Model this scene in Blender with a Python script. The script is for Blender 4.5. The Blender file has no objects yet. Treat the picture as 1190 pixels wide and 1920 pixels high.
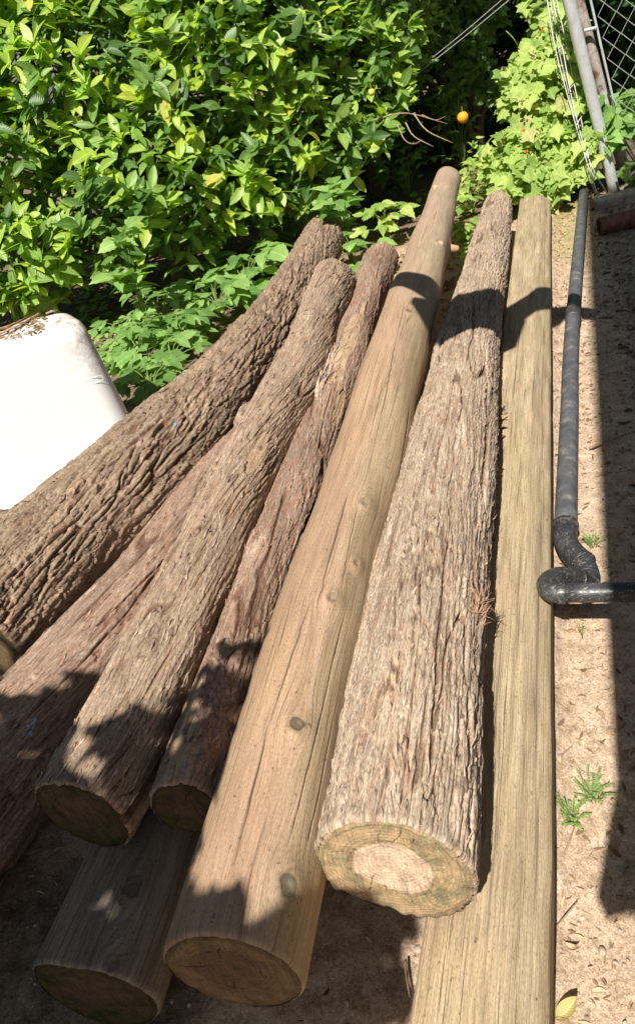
import bpy, math, random
import numpy as np
from mathutils import Vector, Matrix

random.seed(7)
rng = np.random.default_rng(7)
sc = bpy.context.scene
col = sc.collection

# ------------------------------------------------------------------ camera
F_PX, CAM_H, PW, PH = 1400.0, 1.55, 1190.0, 1920.0
pitch, roll = math.radians(32), math.radians(15)
zw = -np.array([math.cos(pitch)*math.sin(roll), -math.cos(pitch)*math.cos(roll), -math.sin(pitch)])
fw = np.array([0, 0, -1.0])
yw = fw - fw.dot(zw)*zw
yw /= np.linalg.norm(yw)
xw = np.cross(yw, zw)
R = np.array([xw, yw, zw])
CAM = np.array([0, 0, CAM_H])

def ray(px, py):
    return R @ np.array([(px-PW/2)/F_PX, (PH/2-py)/F_PX, -1.0])
def at(px, py, z):
    d = ray(px, py)
    return CAM + d*((z-CAM_H)/d[2])
def atd(px, py, depth):
    return CAM + ray(px, py)*depth
def proj(P):
    c = (np.asarray(P)-CAM) @ R
    dd = np.maximum(-c[..., 2], 1e-3)
    return PW/2+F_PX*c[..., 0]/dd, PH/2-F_PX*c[..., 1]/dd, -c[..., 2]

cam = bpy.data.cameras.new('camera')
camo = bpy.data.objects.new('camera', cam)
col.objects.link(camo)
M = Matrix.Identity(4)
for i in range(3):
    for j in range(3):
        M[i][j] = R[i, j]
    M[i][3] = CAM[i]
camo.matrix_world = M
cam.sensor_fit = 'VERTICAL'
cam.sensor_height = 24
cam.lens = 24*F_PX/PH
cam.clip_start = 0.02
cam.clip_end = 500
sc.camera = camo

# ------------------------------------------------------------------ sun and sky
SUN_AZ, SUN_EL = math.radians(23.7), math.radians(52)     # azimuth the light travels to, measured from +Y to +X
SUN = np.array([math.sin(SUN_AZ)*math.cos(SUN_EL), math.cos(SUN_AZ)*math.cos(SUN_EL), -math.sin(SUN_EL)])
ld = bpy.data.lights.new('sun', 'SUN')
ld.energy = 5.0
ld.angle = math.radians(0.53)
ld.color = (1.0, 0.955, 0.88)
lo = bpy.data.objects.new('sun', ld)
col.objects.link(lo)
lo.rotation_euler = Vector(SUN).to_track_quat('-Z', 'Y').to_euler()
w = bpy.data.worlds.new('World')
sc.world = w
w.use_nodes = True
nt = w.node_tree
bg = nt.nodes['Background']
sky = nt.nodes.new('ShaderNodeTexSky')
sky.sky_type = 'NISHITA'
sky.sun_disc = False
sky.sun_elevation = SUN_EL
sky.sun_rotation = math.atan2(-SUN[0], -SUN[1])
nt.links.new(sky.outputs[0], bg.inputs[0])
bg.inputs[1].default_value = 0.042
sc.view_settings.view_transform = 'Standard'
sc.view_settings.look = 'None'
sc.view_settings.exposure = 0.55
sc.view_settings.gamma = 1

# ------------------------------------------------------------------ numpy noise
def _hash(ix, iy, iz, seed):
    h = (ix.astype(np.int64)*374761393 + iy.astype(np.int64)*668265263 + iz.astype(np.int64)*2147483647 + seed*974634777) & 0xFFFFFFFF
    h = ((h ^ (h >> 13))*1274126177) & 0xFFFFFFFF
    h = ((h ^ (h >> 16))*2246822519) & 0xFFFFFFFF
    return ((h ^ (h >> 15)) & 0xFFFFFF)/float(0xFFFFFF)
def noise(x, y, z, seed=0):
    x, y, z = np.broadcast_arrays(x, y, z)
    x0, y0, z0 = np.floor(x), np.floor(y), np.floor(z)
    fx, fy, fz = x-x0, y-y0, z-z0
    fx, fy, fz = [f*f*f*(f*(f*6-15)+10) for f in (fx, fy, fz)]
    r = 0
    for dx in (0, 1):
        for dy in (0, 1):
            for dz in (0, 1):
                v = _hash(x0+dx, y0+dy, z0+dz, seed)
                r = r + v*(fx if dx else 1-fx)*(fy if dy else 1-fy)*(fz if dz else 1-fz)
    return r
def fbm(x, y, z, seed=0, o=3):
    r, a, t = 0, 1.0, 0
    for i in range(o):
        r = r + a*noise(x*2**i, y*2**i, z*2**i, seed+i*17)
        t += a
        a *= 0.5
    return r/t
def worley(x, y, z, seed=0, jit=0.95):
    x, y, z = np.broadcast_arrays(x, y, z)
    x0, y0, z0 = np.floor(x), np.floor(y), np.floor(z)
    f1 = np.full(x.shape, 9.0); f2 = np.full(x.shape, 9.0); idv = np.zeros(x.shape)
    for dx in (-1, 0, 1):
        for dy in (-1, 0, 1):
            for dz in (-1, 0, 1):
                cx, cy, cz = x0+dx, y0+dy, z0+dz
                h1 = _hash(cx, cy, cz, seed); h2 = _hash(cx, cy, cz, seed+7); h3 = _hash(cx, cy, cz, seed+13)
                d = np.sqrt((cx+.5+(h1-.5)*jit-x)**2+(cy+.5+(h2-.5)*jit-y)**2+(cz+.5+(h3-.5)*jit-z)**2)
                near = d < f1
                f2 = np.where(near, f1, np.minimum(f2, d)); idv = np.where(near, (h1*7.3+h2*3.1) % 1.0, idv); f1 = np.where(near, d, f1)
    return f1, f2-f1, idv
def ss(a, b, x):
    t = np.clip((x-a)/(b-a), 0, 1)
    return t*t*(3-2*t)

# ------------------------------------------------------------------ object helpers
def tag(o, label=None, cat=None, group=None, kind=None):
    if label: o['label'] = label
    if cat: o['category'] = cat
    if group: o['group'] = group
    if kind: o['kind'] = kind
    return o
def thing(name, loc, label, cat, group=None):
    o = bpy.data.objects.new(name, None)
    o.empty_display_size = 0.1
    col.objects.link(o)
    o.location = Vector([float(v) for v in loc])
    bpy.context.view_layer.update()
    return tag(o, label, cat, group)
def mesh_obj(name, V, Fq, mat, parent=None, uv=None, attrs=None, smooth=True):
    """V (n,3) world coordinates; Fq (m,k) index array or list of faces."""
    V = np.asarray(V, dtype=np.float64)
    off = np.zeros(3)
    if parent is not None:
        off = np.array(parent.matrix_world.translation)
        p = parent
        off = np.array(p.location)
        while p.parent is not None:
            p = p.parent
            off = off + np.array(p.location)
    me = bpy.data.meshes.new(name)
    V2 = (V-off).astype(np.float32)
    if isinstance(Fq, np.ndarray):
        k = Fq.shape[1]
        n = Fq.shape[0]
        loops = Fq.ravel().astype(np.int32)
        starts = np.arange(n, dtype=np.int32)*k
    else:
        loops = np.array([i for f in Fq for i in f], dtype=np.int32)
        ln = [len(f) for f in Fq]
        starts = np.concatenate([[0], np.cumsum(ln)[:-1]]).astype(np.int32)
        n = len(Fq)
    me.vertices.add(len(V2))
    me.vertices.foreach_set('co', V2.ravel())
    me.loops.add(len(loops))
    me.loops.foreach_set('vertex_index', loops)
    me.polygons.add(n)
    me.polygons.foreach_set('loop_start', starts)
    me.polygons.foreach_set('use_smooth', np.full(n, smooth, dtype=bool))
    me.update(calc_edges=True)
    if uv is not None:
        l = me.uv_layers.new(name='UVMap')
        l.data.foreach_set('uv', np.asarray(uv, dtype=np.float32)[loops].ravel())
    for k_, a in (attrs or {}).items():
        at_ = me.attributes.new(k_, 'FLOAT', 'POINT')
        at_.data.foreach_set('value', np.asarray(a, dtype=np.float32))
    me.materials.append(mat)
    o = bpy.data.objects.new(name, me)
    col.objects.link(o)
    if parent is not None:
        o.parent = parent
    return o
def grid_faces(n, m, wrap=False):
    i = np.arange(n-1)[:, None]
    j = np.arange(m if wrap else m-1)[None, :]
    j2 = (j+1) % m
    a, b = i*m+j, i*m+j2
    c, d = (i+1)*m+j2, (i+1)*m+j
    return np.stack([a, b, c, d], -1).reshape(-1, 4)
class Acc:
    """collects pieces of one mesh"""
    def __init__(s): s.V = []; s.F = []; s.n = 0
    def add(s, V, Fc):
        V = np.asarray(V, float)
        s.V.append(V)
        for f in Fc: s.F.append([int(i)+s.n for i in f])
        s.n += len(V)
    def build(s, name, mat, parent=None, smooth=True):
        return mesh_obj(name, np.concatenate(s.V), s.F, mat, parent, smooth=smooth)
def frame(t):
    t = t/np.linalg.norm(t)
    up = np.array([0, 0, 1.0]) if abs(t[2]) < 0.9 else np.array([0, 1.0, 0])
    s = np.cross(t, up); s /= np.linalg.norm(s)
    return t, s, np.cross(s, t)
def catmull(P, n):
    P = np.asarray(P, float)
    if len(P) == 2:
        t = np.linspace(0, 1, n)[:, None]
        return P[0]*(1-t)+P[1]*t
    Q = np.vstack([2*P[0]-P[1], P, 2*P[-1]-P[-2]])
    L = np.concatenate([[0], np.cumsum(np.linalg.norm(np.diff(P[:, :3], axis=0), axis=1))])
    u = np.linspace(0, L[-1], n)
    k = np.clip(np.searchsorted(L, u, side='right')-1, 0, len(P)-2)
    t = ((u-L[k])/(L[k+1]-L[k]))[:, None]
    a, b, c, d = Q[k], Q[k+1], Q[k+2], Q[k+3]
    return 0.5*((2*b)+(-a+c)*t+(2*a-5*b+4*c-d)*t*t+(-a+3*b-3*c+d)*t**3)
def tube(acc, P, r, n=12, seg=None, cap=True, rfun=None):
    P = np.asarray(P, float)
    C = catmull(P, seg) if seg else P
    m = len(C)
    rr = np.linspace(r, r, m) if np.isscalar(r) else np.interp(np.linspace(0, 1, m), np.linspace(0, 1, len(r)), r)
    T = np.gradient(C, axis=0)
    T /= np.linalg.norm(T, axis=1)[:, None]
    _, s, u = frame(T[0])
    V = []
    a = np.linspace(0, 2*math.pi, n, endpoint=False)
    for i in range(m):
        s = s-np.dot(s, T[i])*T[i]; s /= np.linalg.norm(s)
        u = np.cross(s, T[i])
        V.append(C[i]+rr[i]*(np.cos(a)[:, None]*s+np.sin(a)[:, None]*u))
    Fc = grid_faces(m, n, True).tolist()
    V = np.concatenate(V)
    if cap:
        Fc.append(list(range(n))[::-1]); Fc.append([(m-1)*n+k for k in range(n)])
    acc.add(V, Fc)
def box(acc, lo_, hi, Rm=None, o=(0, 0, 0)):
    x0, y0, z0 = lo_; x1, y1, z1 = hi
    V = np.array([[x, y, z] for x in (x0, x1) for y in (y0, y1) for z in (z0, z1)], float)
    if Rm is not None: V = V @ np.asarray(Rm).T
    V = V+np.asarray(o)
    acc.add(V, [[0, 1, 3, 2], [4, 6, 7, 5], [0, 4, 5, 1], [2, 3, 7, 6], [0, 2, 6, 4], [1, 5, 7, 3]])
def rotz(a):
    c, s = math.cos(a), math.sin(a)
    return np.array([[c, -s, 0], [s, c, 0], [0, 0, 1.0]])

# ------------------------------------------------------------------ material helpers
class Mat:
    def __init__(s, name, rough=0.8, spec=0.3):
        s.m = bpy.data.materials.new(name); s.m.use_nodes = True
        s.t = s.m.node_tree; s.b = s.t.nodes['Principled BSDF']
        s.b.inputs['Roughness'].default_value = rough
        s.b.inputs['Specular IOR Level'].default_value = spec
    def n(s, typ, **kw):
        nd = s.t.nodes.new(typ)
        for k, v in kw.items():
            if k.startswith('i_'):
                nd.inputs[k[2:].replace('_', ' ')].default_value = v
            else: setattr(nd, k, v)
        return nd
    def l(s, a, b): s.t.links.new(a, b); return s
    def coord(s, kind='UV', scale=(1, 1, 1)):
        if kind == 'UV':
            c = s.n('ShaderNodeUVMap'); o = c.outputs[0]
        else:
            c = s.n('ShaderNodeTexCoord'); o = c.outputs[kind]
        mp = s.n('ShaderNodeMapping'); mp.inputs['Scale'].default_value = scale
        s.l(o, mp.inputs[0]); return mp.outputs[0]
    def noise(s, vec, scale=1.0, detail=4, rough=0.55, dist=0.0):
        nd = s.n('ShaderNodeTexNoise'); s.l(vec, nd.inputs['Vector'])
        nd.inputs['Scale'].default_value = scale; nd.inputs['Detail'].default_value = detail
        nd.inputs['Roughness'].default_value = rough; nd.inputs['Distortion'].default_value = dist
        return nd.outputs['Fac']
    def ramp(s, fac, stops, interp='LINEAR'):
        nd = s.n('ShaderNodeValToRGB'); cr = nd.color_ramp; cr.interpolation = interp
        while len(cr.elements) < len(stops): cr.elements.new(0.5)
        for e, (p, c) in zip(cr.elements, stops):
            e.position = p; e.color = (c if len(c) == 4 else tuple(c)+(1,)) if not np.isscalar(c) else (c, c, c, 1)
        s.l(fac, nd.inputs[0]); return nd.outputs[0]
    def mix(s, fac, a, b, mode='MIX'):
        nd = s.n('ShaderNodeMix', data_type='RGBA', blend_type=mode)
        for inp, v in ((nd.inputs[0], fac), (nd.inputs[6], a), (nd.inputs[7], b)):
            if hasattr(v, 'is_linked') or hasattr(v, 'links'): s.l(v, inp)
            else: inp.default_value = v if np.isscalar(v) else (tuple(v)+(1,) if len(v) == 3 else v)
        return nd.outputs[2]
    def math(s, op, a, b=0.0, c=0.0):
        nd = s.n('ShaderNodeMath', operation=op)
        for inp, v in zip(nd.inputs, (a, b, c)):
            if hasattr(v, 'links'): s.l(v, inp)
            else: inp.default_value = v
        return nd.outputs[0]
    def attr(s, name):
        return s.n('ShaderNodeAttribute', attribute_name=name).outputs['Fac']
    def bump(s, h, strength=0.5, dist=0.002, normal=None):
        nd = s.n('ShaderNodeBump'); s.l(h, nd.inputs['Height'])
        nd.inputs['Strength'].default_value = strength; nd.inputs['Distance'].default_value = dist
        if normal: s.l(normal, nd.inputs['Normal'])
        return nd.outputs[0]
    def fin(s, colr=None, normal=None, rough=None):
        if colr is not None: s.l(colr, s.b.inputs['Base Color'])
        if normal is not None: s.l(normal, s.b.inputs['Normal'])
        if rough is not None: s.l(rough, s.b.inputs['Roughness'])
        return s.m
def plain(name, c, rough=0.6, spec=0.3, metal=0.0, var=0.12, nscale=30, bump=0.0):
    m = Mat(name, rough, spec)
    m.b.inputs['Metallic'].default_value = metal
    v = m.coord('Object')
    f = m.noise(v, nscale, 4)
    a = tuple(max(0, x*(1-var*2)) for x in c); b = tuple(min(1, x*(1+var*2)) for x in c)
    colr = m.ramp(f, [(0.3, a), (0.7, b)])
    return m.fin(colr, m.bump(f, bump, 0.002) if bump else None)

def bark_material(name, outer, outer2, inner, grey=(0.30, 0.27, 0.25), bare=((0.34, 0.22, 0.13), (0.48, 0.33, 0.20), (0.55, 0.43, 0.30))):
    # bark: weathered outer plates over redder inner bark; 'h' is how far out the plate stands
    m = Mat(name, 0.9, 0.12)
    v = m.coord('UV', (1, 1, 1))
    st = m.coord('UV', (7, 95, 1)); st2 = m.coord('UV', (26, 330, 1)); lo_ = m.coord('UV', (2.2, 8, 1))
    mid = m.coord('UV', (9, 34, 1))
    f1 = m.noise(st, 1, 5, 0.65, 0.6); f2 = m.noise(st2, 1, 3, 0.6, 0.4); f3 = m.noise(lo_, 1, 4, 0.6); f4 = m.noise(mid, 1, 5, 0.6, 0.8)
    base = m.ramp(f1, [(0.28, outer2), (0.5, outer), (0.72, grey)])
    red = m.ramp(f4, [(0.50, 0.0), (0.66, 1.0)])
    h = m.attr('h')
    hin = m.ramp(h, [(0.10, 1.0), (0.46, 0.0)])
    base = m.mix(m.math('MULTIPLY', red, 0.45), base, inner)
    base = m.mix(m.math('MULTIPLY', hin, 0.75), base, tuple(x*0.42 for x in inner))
    tone = m.ramp(f3, [(0.3, 0.74), (0.7, 1.22)])
    base = m.mix(1.0, base, tone, 'MULTIPLY')
    fine = m.ramp(f2, [(0.3, 0.62), (0.62, 1.20)])
    base = m.mix(1.0, base, fine, 'MULTIPLY')
    bw = m.ramp(f1, [(0.3, bare[0]), (0.5, bare[1]), (0.7, bare[2])])
    bw = m.mix(1.0, bw, m.ramp(f4, [(0.3, 0.7), (0.65, 1.12)]), 'MULTIPLY')
    base = m.mix(m.attr('bare'), base, bw)
    base = m.mix(m.math('MULTIPLY', m.attr('crack'), .8), base, (0.05, 0.03, 0.02))
    gr_ = m.noise(m.coord('UV', (110, 260, 1)), 1, 4, 0.75)
    base = m.mix(1.0, base, m.ramp(gr_, [(0.34, 0.55), (0.56, 1.16)]), 'MULTIPLY')
    pt = m.noise(m.coord('UV', (16, 26, 1)), 1, 4, 0.7, 0.5)
    base = m.mix(m.ramp(pt, [(0.60, 0.0), (0.66, 0.55)]), base, tuple(min(1, x*1.22) for x in grey))
    n1 = m.bump(f1, 0.75, 0.005)
    n2 = m.bump(f2, 0.7, 0.0022, n1)
    n2 = m.bump(gr_, 0.6, 0.002, n2)
    return m.fin(base, n2)
def wood_material(name, c1, c2, c3, crackc=(0.10, 0.07, 0.05), green=(0.33, 0.31, 0.15), gamt=0.5, dirt=0.5):
    m = Mat(name, 0.9, 0.1)
    st = m.coord('UV', (2.2, 60, 1)); st2 = m.coord('UV', (9, 420, 1)); lo_ = m.coord('UV', (1.1, 5, 1)); md = m.coord('UV', (2.6, 30, 1))
    sp = m.coord('UV', (60, 90, 1))
    f1 = m.noise(st, 1, 5, 0.6, 0.7); f2 = m.noise(st2, 1, 2, 0.5); f3 = m.noise(lo_, 1, 4, 0.6, 0.6); f4 = m.noise(md, 1, 5, 0.65); f5 = m.noise(sp, 1, 3, 0.7)
    mixf = m.math('ADD', m.math('MULTIPLY', f1, 0.45), m.math('MULTIPLY', f4, 0.55))
    base = m.ramp(mixf, [(0.38, c1), (0.5, c2), (0.62, c3)])
    g = m.ramp(f3, [(0.48, 0.0), (0.66, 1.0)])
    base = m.mix(m.math('MULTIPLY', g, gamt), base, green)
    f6 = m.noise(m.coord('UV', (1.7, 4, 1)), 1.3, 5, 0.65, 1.0)
    base = m.mix(m.ramp(f6, [(0.52, 0.0), (0.68, 0.55)]), base, tuple(x*k for x, k in zip(c1, (0.86, 0.95, 1.08))))
    base = m.mix(m.ramp(f6, [(0.30, 0.5), (0.44, 0.0)]), base, (0.43, 0.29, 0.19))
    tone = m.ramp(f4, [(0.3, 0.66), (0.68, 1.15)])
    base = m.mix(dirt, base, m.mix(1.0, base, tone, 'MULTIPLY'))
    fine = m.ramp(f2, [(0.3, 0.72), (0.62, 1.10)])
    base = m.mix(1.0, base, fine, 'MULTIPLY')
    thin = m.noise(m.coord('UV', (1.6, 150, 1)), 1, 3, 0.6, 0.3)
    base = m.mix(1.0, base, m.ramp(thin, [(0.33, 0.45), (0.39, 1.0)]), 'MULTIPLY')
    thn2 = m.noise(m.coord('UV', (4.0, 260, 1)), 1.3, 2, 0.5, 0.2)
    base = m.mix(1.0, base, m.ramp(thn2, [(0.30, 0.5), (0.37, 1.0)]), 'MULTIPLY')
    blot = m.noise(m.coord('UV', (7, 40, 1)), 1.1, 6, 0.72, 0.8)
    base = m.mix(m.ramp(blot, [(0.56, 0.0), (0.70, 0.5)]), base, (0.22, 0.165, 0.115))
    if name in ('weathered_pole_wood', 'grey_stripped_wood'):
        kd = m.attr('kd')
        kc = m.ramp(kd, [(0.0, (0.09, 0.07, 0.055)), (0.10, (0.14, 0.108, 0.08)), (0.22, (0.10, 0.078, 0.06)), (0.27, (0.035, 0.025, 0.02)), (0.33, (0.24, 0.17, 0.11))])
        km = m.ramp(kd, [(0.30, 1.0), (0.46, 0.0)])
        base = m.mix(m.math('MULTIPLY', km, m.attr('ks')), base, kc)
    if name == 'weathered_pole_wood':
        sdn = m.math('ADD', m.attr('side'), m.math('MULTIPLY_ADD', f3, 1.6, -0.8))
        base = m.mix(m.ramp(sdn, [(0.0, 0.75), (0.35, 0.0)]), base, m.mix(0.5, base, (0.46, 0.285, 0.165)))
        base = m.mix(m.ramp(sdn, [(0.15, 0.0), (0.6, 0.6)]), base, m.mix(0.5, base, (0.38, 0.33, 0.18)))
        base = m.mix(m.ramp(m.attr('along'), [(0.35, 0.0), (0.7, 0.55)]), base, m.mix(0.6, base, (0.40, 0.34, 0.28)))
    gr_ = m.noise(m.coord('UV', (130, 300, 1)), 1, 4, 0.75)
    base = m.mix(1.0, base, m.ramp(gr_, [(0.34, 0.72), (0.58, 1.10)]), 'MULTIPLY')
    dk = m.noise(m.coord('UV', (26, 60, 1)), 1, 5, 0.8)
    base = m.mix(m.ramp(dk, [(0.60, 0.0), (0.68, 0.55)]), base, (0.24, 0.18, 0.12))
    spk = m.ramp(f5, [(0.31, 0.45), (0.38, 1.0)])
    base = m.mix(1.0, base, spk, 'MULTIPLY')
    ck = m.attr('crack')
    base = m.mix(ck, base, crackc)
    n1 = m.bump(f1, 0.5, 0.004)
    n2 = m.bump(f2, 0.6, 0.0016, n1)
    n2 = m.bump(m.ramp(thin, [(0.33, 0.0), (0.39, 1.0)]), 0.6, 0.0015, n2)
    return m.fin(base, n2)
def end_material(name, c1, c2, heart, moss=(0.16, 0.17, 0.06), mossamt=0.6, hr=0.5, ringf=120):
    # sawn end grain: uv = metres from the pith, attribute 'rad' = 0 pith .. 1 bark
    m = Mat(name, 0.85, 0.15)
    v = m.coord('UV', (1, 1, 1))
    rad = m.attr('rad'); dist = m.attr('dist')
    nz = m.noise(m.coord('UV', (9, 9, 1)), 1, 4)
    ra = m.math('ADD', dist, m.math('MULTIPLY', nz, 0.02))
    ring = m.math('SINE', m.math('MULTIPLY', ra, ringf*2*math.pi))
    ringc = m.ramp(m.math('MULTIPLY_ADD', ring, 0.5, 0.5), [(0.0, 0.88), (0.8, 1.04)])
    ra2 = m.math('ADD', rad, m.math('MULTIPLY_ADD', nz, 0.14, -0.07))
    wood = m.ramp(ra2, [(hr-0.03, heart), (hr+0.01, c2), (hr+0.25, c1), (0.90, tuple(x*0.9 for x in c1)), (0.93, tuple(x*0.55 for x in c1)), (0.95, tuple(x*0.8 for x in c1))])
    base = m.mix(1.0, wood, ringc, 'MULTIPLY')
    nm = m.noise(m.coord('UV', (16, 16, 1)), 1, 5, 0.65)
    ms = m.ramp(nm, [(0.48, 0.0), (0.6, 1.0)])
    out = m.ramp(ra2, [(hr, 0.0), (hr+0.1, 1.0)])
    base = m.mix(m.math('MULTIPLY', m.math('MULTIPLY', ms, out), mossamt), base, moss)
    nd = m.noise(m.coord('UV', (34, 30, 1)), 1, 5, 0.7)
    base = m.mix(1.0, base, m.ramp(nd, [(0.32, 0.62), (0.6, 1.1)]), 'MULTIPLY')
    saw = m.noise(m.coord('UV', (240, 12, 1)), 1, 2, 0.5, 0.3)
    base = m.mix(1.0, base, m.ramp(saw, [(0.35, 0.84), (0.6, 1.06)]), 'MULTIPLY')
    gq = m.noise(m.coord('UV', (300, 300, 1)), 1, 3, 0.7)
    base = m.mix(1.0, base, m.ramp(gq, [(0.34, 0.65), (0.56, 1.1)]), 'MULTIPLY')
    base = m.mix(m.attr('crack'), base, (0.05, 0.035, 0.02))
    n1 = m.bump(nd, 0.5, 0.003)
    n2 = m.bump(m.math('MULTIPLY_ADD', ring, 0.5, 0.5), 0.25, 0.001, n1)
    return m.fin(base, n2)

M_bark1 = bark_material('furrowed_bark', (0.316, 0.228, 0.159), (0.204, 0.139, 0.094), (0.241, 0.121, 0.069), (0.408, 0.318, 0.233))
M_bark2 = bark_material('stringy_bark', (0.393, 0.287, 0.201), (0.266, 0.184, 0.124), (0.324, 0.169, 0.094), (0.482, 0.376, 0.278))
M_bark3 = bark_material('reddish_bark', (0.347, 0.241, 0.175), (0.253, 0.159, 0.113), (0.337, 0.159, 0.092), (0.431, 0.332, 0.252))
M_bark5 = bark_material('pale_shaggy_bark', (0.462, 0.356, 0.255), (0.323, 0.231, 0.165), (0.332, 0.170, 0.099), (0.554, 0.454, 0.346))
M_shred = plain('bark_shreds', (0.46, 0.34, 0.25), 0.9, 0.1, var=0.3, nscale=40)
M_bark3s = plain('dark_bark_shreds', (0.26, 0.17, 0.13), 0.9, 0.1, var=0.3, nscale=60)
M_shredr = plain('red_bark_shreds', (0.36, 0.22, 0.15), 0.9, 0.1, var=0.3, nscale=40)
M_wood4 = wood_material('weathered_pole_wood', (0.361, 0.228, 0.145), (0.479, 0.318, 0.207), (0.514, 0.359, 0.248), green=(0.379, 0.289, 0.154), gamt=0.3)
M_woodg = wood_material('grey_stripped_wood', (0.21, 0.165, 0.12), (0.27, 0.215, 0.16), (0.33, 0.275, 0.215), gamt=0.15, dirt=0.8)
M_beam = wood_material('squared_beam_wood', (0.384, 0.284, 0.169), (0.480, 0.367, 0.228), (0.524, 0.414, 0.271), green=(0.349, 0.314, 0.152), gamt=0.4, dirt=0.6)
M_end5 = end_material('pale_sawn_end', (0.440, 0.310, 0.178), (0.374, 0.268, 0.151), (0.616, 0.449, 0.313), (0.165, 0.177, 0.092), 0.6, 0.52)
M_endd = end_material('mossy_dark_end', (0.108, 0.071, 0.036), (0.101, 0.068, 0.039), (0.115, 0.071, 0.049), (0.043, 0.048, 0.013), 0.8, 0.5)  # mossy browns, scaled darker to deepen the shade on these ends
M_end4 = end_material('brown_sawn_end', (0.207, 0.137, 0.073), (0.167, 0.106, 0.060), (0.144, 0.087, 0.057), (0.098, 0.082, 0.036), 0.5, 0.55)  # browns scaled darker for the leaf shadow on the pole end
M_knot = end_material('knot_wood', (0.24, 0.17, 0.11), (0.17, 0.13, 0.10), (0.15, 0.125, 0.105), (0.2, 0.16, 0.1), 0.2, 0.5, 260)

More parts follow.
